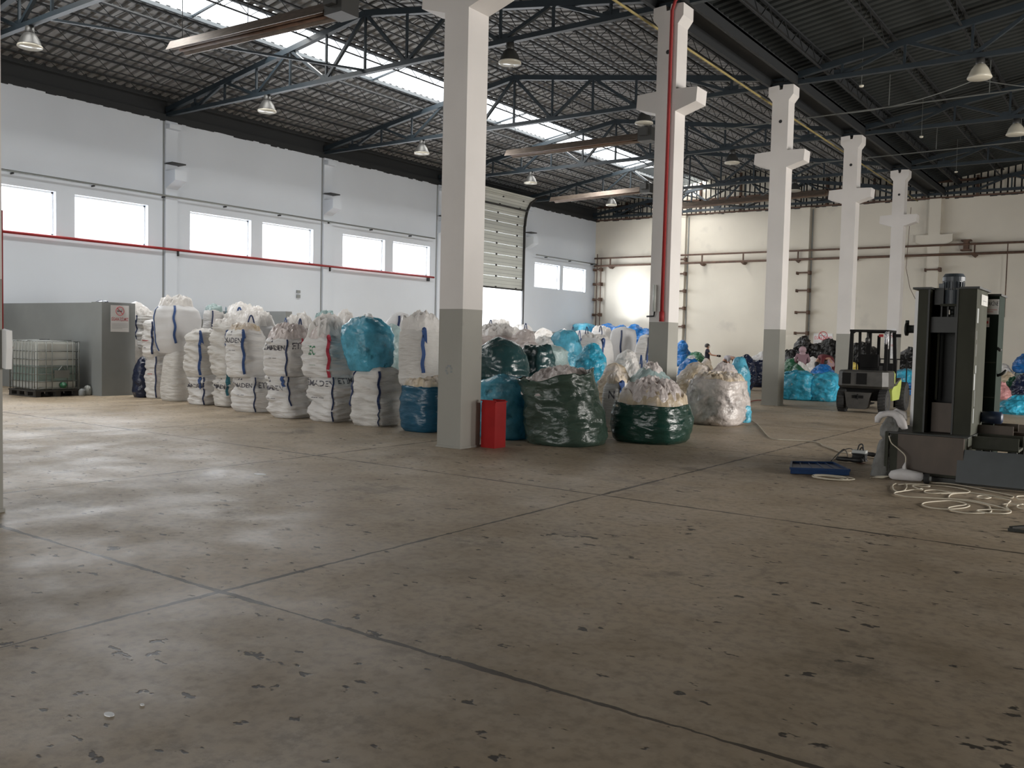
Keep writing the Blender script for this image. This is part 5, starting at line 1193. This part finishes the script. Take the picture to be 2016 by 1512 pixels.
# white rope bundle, ropes on the floor
def on_floor(px, z=.008): return [Vector((p.x, p.y, z)) for p in (at(*q) for q in px)]
def smooth_path(pts, n=6, closed=False):
    out = []; k = len(pts)
    rng = range(k if closed else k - 1)
    for i in rng:
        p0, p1, p2, p3 = (pts[(i + d) % k] if closed else pts[max(0, min(k - 1, i + d))] for d in (-1, 0, 1, 2))
        for j in range(n):
            u = j/n; out.append(.5*((2*p1) + (-p0 + p2)*u + (2*p0 - 5*p1 + 4*p2 - p3)*u*u + (-p0 + 3*p1 - 3*p2 + p3)*u**3))
    if not closed: out.append(pts[-1])
    return out
def Q(lst, sx=1/6.81, ox=1720, oy=900): return [(ox + x*sx, oy + y*sx) for x, y in lst]
ropes = [Q([(760, 350), (1000, 362), (1250, 400), (1500, 450), (1750, 500), (1860, 530), (1850, 555), (1700, 545), (1500, 510), (1270, 485), (1000, 490), (800, 495), (690, 480), (700, 455), (850, 450), (1060, 490), (900, 500)]),
         Q([(330, 380), (520, 370), (740, 385), (1000, 405), (1200, 435), (1285, 465), (1250, 490), (1060, 505), (1005, 545), (1060, 575), (1300, 605), (1520, 650), (1560, 700), (1575, 745), (1500, 765), (1250, 765), (1060, 730), (1000, 695), (1100, 670), (1240, 650), (1200, 620), (1050, 598), (850, 605), (680, 625), (655, 650), (760, 690), (1000, 712), (1200, 695), (1285, 665), (1240, 635)]),
         Q([(300, 365), (255, 395), (270, 450), (340, 480), (410, 460), (445, 410), (430, 365)]), Q([(640, 440), (500, 460), (300, 490), (285, 510), (350, 530), (500, 555), (900, 575), (1300, 600), (1600, 665), (1780, 715), (1800, 735), (1600, 725), (1420, 730), (1390, 742), (1500, 765), (1700, 780), (1820, 770), (1835, 740), (1780, 690), (1800, 640), (1830, 600), (1700, 570), (1560, 555)]),
         Q([(1380, 550), (1430, 540), (1520, 545), (1570, 565), (1500, 578), (1400, 565), (1380, 550)]), Q([(1730, 660), (1830, 655), (1950, 670), (2040, 680), (2040, 720), (1950, 710), (1920, 680), (2000, 660)]), Q([(2040, 550), (1930, 555), (1915, 575), (1960, 595), (2040, 600)]),
         Q([(520, 395), (700, 400), (740, 430), (520, 415), (640, 470), (650, 450)])]
rl = ['outermost cream rope line along the plate', 'large tangled cream rope loops nearest the camera', 'small round cream rope loop left of the tangle', 'long cream rope sweeping across the tangle', 'tiny cream rope loop in the middle of the tangle', 'cream rope end coming from the right edge', 'upper cream rope loop at the picture edge', 'short zigzag of cream rope beside the white bundle']
for i, r in enumerate(ropes):
    mb = MB(); mb.tube(smooth_path(on_floor(r, .007 + .003*i), 5), .0065, 6); tag(mb.build('rope', M['rope'], smooth=True), rl[i], 'rope', 'cream ropes on the floor')
t = thing('rope_bundle', 'white wrapped bundle of rope lying at the foot of the cloth bundle', 'rope bundle', at(1785, 945))
c = at(1783, 947); ax = (at(1808, 946) - at(1760, 942)).normalized()
mb = MB(); mb.tube([c - ax*.19 + Vector((0, .02, .04)), c - ax*.16 + Vector((0, .02, .055)), c - ax*.05 + Vector((0, .02, .075)), c + ax*.08 + Vector((0, .02, .065)), c + ax*.17 + Vector((0, .02, .06)), c + ax*.19 + Vector((0, .02, .05))], [.02, .055, .075, .065, .055, .02], 18)
mb.v = [Vector((p.x, p.y, max(.004, p.z))) + Vector((0, 0, 1))*.006*nz(p.x*30, p.y*30, p.z*40) for p in mb.v]; world_part(mb, 'wrapped_core', M['clothw'], t, True)
mb = MB(); mb.tube([c + Vector((-.02, .02, .10)), c + Vector((-.03, .03, .17)), c + Vector((-.02, .04, .22))], [.035, .02, .006], 10); world_part(mb, 'twisted_neck', M['clothw'], t, True)
for k in range(4):
    mb = MB(); e = c - ax*.19; mb.tube(smooth_path([e + Vector((0, .02, .04)), e - ax*(.06 + .03*k) + Vector((0, .03*k - .03, .02)), e - ax*(.14 + .02*k) + Vector((.0, .05 - .03*k, .006))], 5), .005, 5); world_part(mb, 'loose_end', M['rope'], t, True)
mb = MB(); a = at(1776, 935); b_ = at(1745, 893)
pts = [c + Vector((-.02, .04, .21)), c + Vector((-.03, .05, .30)), c + Vector((-.12, .06, .38)), c + Vector((-.20, .08, .44)), c + Vector((-.235, .10, .52))]
mb.tube(smooth_path(pts, 5), .0065, 6); tag(mb.build('rope', M['rope'], smooth=True), 'cream rope rising from the white bundle up the grey cloth', 'rope', 'cream ropes on the floor')
# caster wheel and bar under the press
t = thing('caster_wheel', 'dusty dark wheel lying at the end of the white rope bundle', 'wheel', at(1822, 953))
w = at(1824, 952); mb = MB(); mb.lathe([(0, -.03), (.055, -.03), (.06, -.02), (.06, .02), (.055, .03), (0, .03)], (w.x, w.y, .06), 20, 'x'); world_part(mb, 'tread', M['rubber'], t, True)
mb = MB(); mb.lathe([(0, -.034), (.03, -.034), (.03, .05), (0, .05)], (w.x, w.y, .06), 14, 'x'); world_part(mb, 'axle_hub', M['part'], t, True)

# blue plastic moulding, coil, tools and cable on the floor
t = thing('blue_plastic_lid', 'flat dark blue plastic crate part lying on the floor', 'plastic part', at(1612, 930))
A, B, C2, D2 = at(1556, 934), at(1672, 938), at(1640, 922), at(1558, 921)
def quad(lo, hi, mb, inset=0):
    P4 = [A, B, C2, D2]; c_ = (A + B + C2 + D2)/4; P4 = [p.lerp(c_, inset) for p in P4]
    vs = [(p.x, p.y, lo) for p in P4] + [(p.x, p.y, hi) for p in P4]; mb.add(vs, [(3, 2, 1, 0), (4, 5, 6, 7), (0, 1, 5, 4), (1, 2, 6, 5), (2, 3, 7, 6), (3, 0, 4, 7)])
mb = MB(); quad(.01, .065, mb); world_part(mb, 'slab', M['blueplastic'], t)
mb = MB()
for a_, b_ in ((A, B), (B, C2), (C2, D2), (D2, A)): mb.bar(a_ + Vector((0, 0, .075)), b_ + Vector((0, 0, .075)), .025, .03)
for f in (.2, .4, .6, .8): mb.bar(A.lerp(B, f) + Vector((0, 0, .07)), D2.lerp(C2, f) + Vector((0, 0, .07)), .012, .015)
world_part(mb, 'rim_and_ribs', M['blueplastic'], t)
t = thing('rope_coil', 'flat cream coil of cable in front of the blue plastic part', 'rope coil', at(1633, 942)); cc = at(1633, 942.5)
for k in range(4):
    ra, rb = .17 + .025*k, .13 + .02*k; off = Vector((.012*k, .008*k, .01 + .008*(k % 2))); mb = MB()
    mb.tube([cc + off + Vector((ra*cos(2*pi*i/36 + k), rb*sin(2*pi*i/36 + k), .003*sin(6*i))) for i in range(36)], .0065, 6, closed=True); world_part(mb, 'coil_turn', M['rope'], t, True)
mb = MB(); mb.tube(smooth_path(on_floor([(1473, 826), (1490, 835), (1510, 858), (1522, 865), (1545, 867), (1580, 869), (1610, 872), (1622, 879), (1640, 885), (1652, 890), (1668, 893), (1688, 893)], .01), 6), .009, 6)
tag(mb.build('extension_cable', M['cord'], smooth=True), 'pale extension cable snaking from the clear bag to the power tools', 'cable')
t = thing('cable_reel', 'black cable reel with a white socket top on the floor', 'cable reel', at(1692, 906)); r0 = at(1692, 907)
mb = MB(); mb.lathe([(0, 0), (.11, 0), (.11, .015), (.06, .02), (.06, .09), (.11, .095), (.11, .11), (0, .11)], r0, 22); world_part(mb, 'drum', M['dark'], t, True)
mb = MB(); mb.lathe([(.061, .02), (.10, .025), (.10, .085), (.061, .09)], r0, 22); world_part(mb, 'wound_cable', M['rubber'], t, True)
mb = MB(); mb.box(r0 + Vector((-.09, -.06, .11)), r0 + Vector((.09, .06, .15))); world_part(mb, 'socket_block', M['tank'], t)
mb = MB(); mb.tube(smooth_path([r0 + Vector((-.03, 0, .15)), r0 + Vector((-.01, 0, .22)), r0 + Vector((.03, .01, .23)), r0 + Vector((.05, .0, .15))], 6), .010, 6); mb.tube(smooth_path([r0 + Vector((.0, 0, .15)), r0 + Vector((.03, -.02, .19)), r0 + Vector((.07, -.04, .12)), r0 + Vector((.10, -.10, .01))], 6), .009, 6); world_part(mb, 'plug_leads', M['dark'], t, True)
def grinder(c, ax, label, L=.30):
    t = thing('power_tool', label, 'power tool', c, 0, 'power tools on the floor'); ax = Vector(ax).normalized()
    mb = MB(); mb.tube([c + Vector((0, 0, .045)) + ax*d for d in (-L/2, -L/2 + .02, -.04, 0, .06, L/2 - .04, L/2)], [.012, .03, .034, .028, .038, .04, .02], 14); world_part(mb, 'tool_body', M['dark'], t, True)
    mb = MB(); mb.lathe([(0, 0), (.06, 0), (.06, .008), (0, .008)], c + ax*(L/2 - .03) + Vector((0, 0, .005)), 20); world_part(mb, 'disc', M['rust'], t, True)
    mb = MB(); mb.tube([c + ax*(L/2 - .08) + Vector((0, 0, .05)), c + ax*(L/2 - .08) + Vector((-ax.y*.1, ax.x*.1, .06))], .014, 8); world_part(mb, 'side_handle', M['redp'], t, True)
g1 = at(1672, 911); grinder(g1, (1, .1, 0), 'black angle grinder lying left of the cable reel', .36)
g2 = at(1723, 902); grinder(g2, (.9, -.3, 0), 'dark power tool with a reddish handle between the reel and the press', .34)
mb = MB(); mb.tube(smooth_path([Vector((p.x, p.y, z)) for p, z in ((at(1636, 909), .01), (at(1650, 898), .04), (at(1662, 895), .08), (at(1668, 903), .03), (at(1655, 908), .01), (at(1648, 903), .03), (at(1660, 896), .07), (at(1676, 897), .10), (at(1684, 904), .02))], 6), .007, 6)
tag(mb.build('tangled_lead', M['dark'], smooth=True), 'tangled black lead beside the grinder', 'cable')
# flat dark scrap bars at the right edge, pale chip of plaster, red hose line far away
mb = MB(); mb.bar(at(1984, 1045) + Vector((0, 0, .012)), at(2040, 1051) + Vector((0, 0, .012)), .05, .02); mb.bar(at(1990, 1041) + Vector((0, 0, .01)), at(2030, 1040) + Vector((0, 0, .02)), .04, .02)
tag(mb.build('scrap_bar', M['pressd']), 'flat dark metal bar on the floor at the right picture edge', 'bar')
for i, (x, y, r, lb) in enumerate(((215, 1408, .028, 'small white chip on the floor at the lower left'), (512, 934, .09, 'flat whitish paint flake on the floor left of the near column'), (280, 1389, .012, 'tiny white crumb on the floor near the lower left chip'))):
    c = at(x, y); mb = MB(); vs = [(c.x + r*(1 + .3*nz(i, k, 1))*cos(k*pi/5), c.y + r*.6*(1 + .3*nz(i, k, 5))*sin(k*pi/5), z) for z in (.001, .006 if r < .05 else .003) for k in range(10)]
    mb.add(vs, [tuple(range(10))[::-1], tuple(range(10, 20))] + [(k, (k + 1) % 10, 10 + (k + 1) % 10, 10 + k) for k in range(10)]); tag(mb.build('floor_chip', M['frame']), lb, 'chip')
mb = MB(); mb.tube(smooth_path([Vector((p.x, p.y, .02)) for p in (at(1468, 795), at(1485, 790), at(1500, 789), at(1515, 787))], 5), .012, 6); tag(mb.build('red_hose', M['redp'], smooth=True), 'thin red hose on the floor left of the third column', 'hose')

# ================================================================== PEOPLE
def skin_mesh(name, verts, edges, radii, m, parent, sub=2, root=0):
    me = bpy.data.meshes.new(name); me.from_pydata(verts, edges, []); me.materials.append(m)
    o = bpy.data.objects.new(name, me); COL.objects.link(o); o.parent = parent
    md = o.modifiers.new('Skin', 'SKIN'); md.use_smooth_shade = True
    for i, r in enumerate(radii):
        s = me.skin_vertices[0].data[i]; s.radius = (r, r) if not isinstance(r, tuple) else r; s.use_root = (i == root)
    sb = o.modifiers.new('Sub', 'SUBSURF'); sb.levels = sub; sb.render_levels = sub
    return o
def person(label, loc, rz, J, top, legs, hairm, scarf=False, skirt=None, glove=False):
    """J: joint dict in metres; x to the side, -y forward"""
    t = thing('person', label, 'person', loc, rz, None)
    names = ['pel', 'wa', 'ch', 'ne', 'hd0', 'hd1', 'sL', 'eL', 'hL', 'sR', 'eR', 'hR', 'hipL', 'kL', 'aL', 'tL', 'hipR', 'kR', 'aR', 'tR']
    rad = [(.13, .10), (.115, .09), (.14, .10), .05, .075, .082, .055, .040, .030, .055, .040, .030, .085, .058, .040, .032, .085, .058, .040, .032]
    idx = {n: i for i, n in enumerate(names)}; V = [Vector(J[n]) for n in names]
    E = [(0, 1), (1, 2), (2, 3), (3, 4), (4, 5), (2, 6), (6, 7), (7, 8), (2, 9), (9, 10), (10, 11), (0, 12), (12, 13), (13, 14), (14, 15), (0, 16), (16, 17), (17, 18), (18, 19)]
    V = list(V); rad = list(rad)
    for h, e in (('hL', 'eL'), ('hR', 'eR')):       # palm and five fingers
        H_ = V[idx[h]]; d = (H_ - V[idx[e]]).normalized(); s_ = d.cross(Vector((0, 0, 1)))
        s_ = s_.normalized() if s_.length > .1 else Vector((1, 0, 0)); n_ = s_.cross(d)
        V.append(H_ + d*.06); rad.append((.038, .018)); p = len(V) - 1; E.append((idx[h], p))
        for q, (off, ln) in enumerate(((-.03, .055), (-.01, .07), (.01, .068), (.03, .052))):
            V.append(H_ + d*.095 + s_*off); rad.append(.010); E.append((p, len(V) - 1))
            V.append(H_ + d*(.095 + ln) + s_*off*1.2 - n_*.02); rad.append(.008); E.append((len(V) - 2, len(V) - 1))
        V.append(H_ + d*.06 + s_*.055); rad.append(.010); E.append((idx[h], len(V) - 1))
    skin_mesh('body', V, E, rad, M['skin'], t, 1)
    # clothing as slightly larger grown shells
    def shell(nm, keys, ed, rr, m): skin_mesh(nm, [Vector(J[k]) if isinstance(k, str) else Vector(k) for k in keys], ed, rr, M[m], t, 2)
    mid = lambda a, b, f: tuple(Vector(J[a]).lerp(Vector(J[b]), f))
    sl = 1.0 if scarf else .55
    shell('shirt', ['pel', 'wa', 'ch', 'sL', mid('sL', 'eL', sl), 'sR', mid('sR', 'eR', sl), mid('ch', 'ne', .5)] + ([mid('eL', 'hL', .85), mid('eR', 'hR', .85)] if scarf else []),
          [(0, 1), (1, 2), (2, 3), (3, 4), (2, 5), (5, 6), (2, 7)] + ([(4, 8), (6, 9)] if scarf else []), [(.165, .13), (.155, .12), (.175, .13), .078, .062, .078, .062, .07] + ([.045, .045] if scarf else []), top)
    if skirt: shell('skirt', ['pel', mid('hipL', 'kL', .5), mid('hipL', 'kL', 1.0), mid('hipR', 'kR', .5), mid('hipR', 'kR', 1.0)], [(0, 1), (1, 2), (0, 3), (3, 4)], [(.18, .14), .14, .14, .14, .14], skirt)
    for s_ in 'LR': shell('trouser_leg', ['hip' + s_, 'k' + s_, mid('k' + s_, 'a' + s_, .95)], [(0, 1), (1, 2)], [.105, .075, .065], legs)
    for s_ in 'LR': shell('shoe', ['a' + s_, 't' + s_], [(0, 1)], [.05, .042], 'dark' if 0 else 'fork_bk')
    a, b = Vector(J['hd0']), Vector(J['hd1']); up = (b - a).normalized(); c = a.lerp(b, .6); f = J['face']; f = Vector(f).normalized()
    # hair or headscarf over the head
    mb = MB(); n = 18; vs = []; fs = []; sd = up.cross(f).normalized(); R_ = .122 if not scarf else .135
    for i in range(9):
        ph = pi*i/12*(1.0 if not scarf else 1.15); 
        for j in range(n):
            th = 2*pi*j/n; q = c + up*(R_*cos(ph)) + (sd*cos(th) + f*sin(th))*(R_*sin(ph))*1.0 - f*.018; vs.append(q)
    for i in range(8):
        for j in range(n):
            if not scarf and i > 4 and sin(2*pi*(j + .5)/n) > .3: continue
            if scarf and i > 3 and sin(2*pi*(j + .5)/n) > .55: continue
            fs.append((i*n + j, i*n + (j + 1) % n, (i + 1)*n + (j + 1) % n, (i + 1)*n + j))
    mb.add(vs, fs); mb.build('headscarf' if scarf else 'hair', M[hairm], t, True)
    if scarf: mb = MB(); mb.lathe([(.07, .0), (.10, -.06), (.14, -.12), (.13, -.14)], a + Vector((0, 0, .02)), 16); mb.build('scarf_drape', M[hairm], t, True)
    fc = c + f*.095
    mb = MB()
    for s_ in (-1, 1): mb.lathe([(0, -.008), (.011, -.006), (.011, .006), (0, .008)], fc + sd*s_*.035 + up*.005 - f*.006, 8, 'y')
    mb.build('eyes', M['hair'], t, True)
    mb = MB(); mb.tube([fc + up*.01 - f*.01, fc - up*.03 + f*.014, fc - up*.035 - f*.004], [.008, .013, .008], 8); mb.build('nose', M['skin'], t, True)
    mb = MB(); mb.tube([fc - up*.062 - sd*.022 - f*.012, fc - up*.064 - f*.006, fc - up*.062 + sd*.022 - f*.012], .006, 6); mb.build('mouth', M['redp'], t, True)
    if not scarf:
        for s_ in (-1, 1): mb = MB(); mb.tube([c + sd*s_*.085 + up*.03, c + sd*s_*.10, c + sd*s_*.085 - up*.03], [.010, .016, .010], 8); mb.build('ear', M['skin'], t, True)
    if glove:
        H_ = Vector(J['hR']); d = (H_ - Vector(J['eR'])).normalized()
        mb = MB(); mb.tube([H_ - d*.03, H_ + d*.03, H_ + d*.10, H_ + d*.15], [.036, .045, .05, .03], 12); mb.build('glove', M['fork_bk'], t, True)
    return t
def upright(h, armL, armR, face=(0, -1, 0), bend=0.0, kn=0.0):
    s = h/1.7
    J = dict(pel=(0, 0, .93), wa=(0, -.01 - bend*.1, 1.08), ch=(0, -.01 - bend*.3, 1.30 - bend*.06), ne=(0, -.015 - bend*.42, 1.45 - bend*.12), hd0=(0, -.02 - bend*.46, 1.52 - bend*.14), hd1=(0, -.02 - bend*.5, 1.63 - bend*.16),
             sL=(.19, -.01 - bend*.32, 1.38 - bend*.1), sR=(-.19, -.01 - bend*.32, 1.38 - bend*.1), eL=armL[0], hL=armL[1], eR=armR[0], hR=armR[1],
             hipL=(.10, 0, .86), kL=(.11, -.02, .48), aL=(.11, .01, .09), tL=(.12, -.13, .04), hipR=(-.10, 0, .86), kR=(-.11, -.02, .48), aR=(-.11, .01, .09), tR=(-.12, -.13, .04))
    J = {k: tuple(q*s for q in v) for k, v in J.items()}; J['face'] = face; return J
def bent(u=1.0):
    D = dict(pel=(0, .12, .90), wa=(0, -.02, .98), ch=(0, -.26, .96), ne=(0, -.40, .88), hd0=(0, -.46, .83), hd1=(0, -.54, .76), sL=(.17, -.30, .93), sR=(-.17, -.30, .93), eL=(.2, -.34, .66), hL=(.12, -.42, .44), eR=(-.2, -.34, .66), hR=(-.10, -.44, .46),
                hipL=(.10, .12, .84), kL=(.12, .02, .47), aL=(.12, .12, .09), tL=(.13, -.02, .04), hipR=(-.10, .12, .84), kR=(-.12, .02, .47), aR=(-.12, .12, .09), tR=(-.13, -.02, .04), face=(0, -.5, -.86))
    return {k: (v if k == 'face' else (v[0]*u, v[1]*u, v[2]*u)) for k, v in D.items()}
def ground(x, Y): d = ray(x, 700); return Vector((d.x*Y/d.y, Y, 0))
g = ground(1392, 37.5); person('person in a dark shirt reaching out with a black glove by the end wall', g, radians(105), upright(1.58, ((.26, -.02, 1.12), (.24, -.10, .92)), ((-.24, -.24, 1.17), (-.20, -.52, 1.14)), (0, -1, -.1)), 'tee', 'trous', 'hair', glove=True)
g = ground(1432, 36.6); person('person in a grey jumper bending down behind the clear film heap', g, radians(60), bent(1.05), 'greyt', 'trous', 'hair')
g = ground(1580, 33.2); person('person in a mauve blouse and headscarf seen from behind at the dark heap', g, radians(200), upright(1.56, ((.27, -.10, 1.12), (.14, -.30, 1.04)), ((-.27, -.10, 1.12), (-.14, -.30, 1.04)), (0, -1, -.2), .15), 'mauve', 'trous', 'scarf', True, 'brown')
g = ground(1618, 34.6); J = bent(1.22); person('person in a maroon jumper and pale headscarf stooping at the dark heap', g, radians(50), J, 'maroon', 'trous', 'scarf', True, None)

# set the press group back to its true standing line
for nm_, k_ in (('baling_press', 1.027), ('steel_plate', 1.027), ('discharge_channel', 1.027), ('press_frame', 1.027), ('dark_blue_roll', 1.027), ('cloth_bundle', 1.05), ('white_sheet_roll', 1.05)):
    o = bpy.data.objects[nm_]; z = o.location.z; o.location = (o.location.x*k_, o.location.y*k_, z*1.01); o.scale = (k_, k_, 1.01)
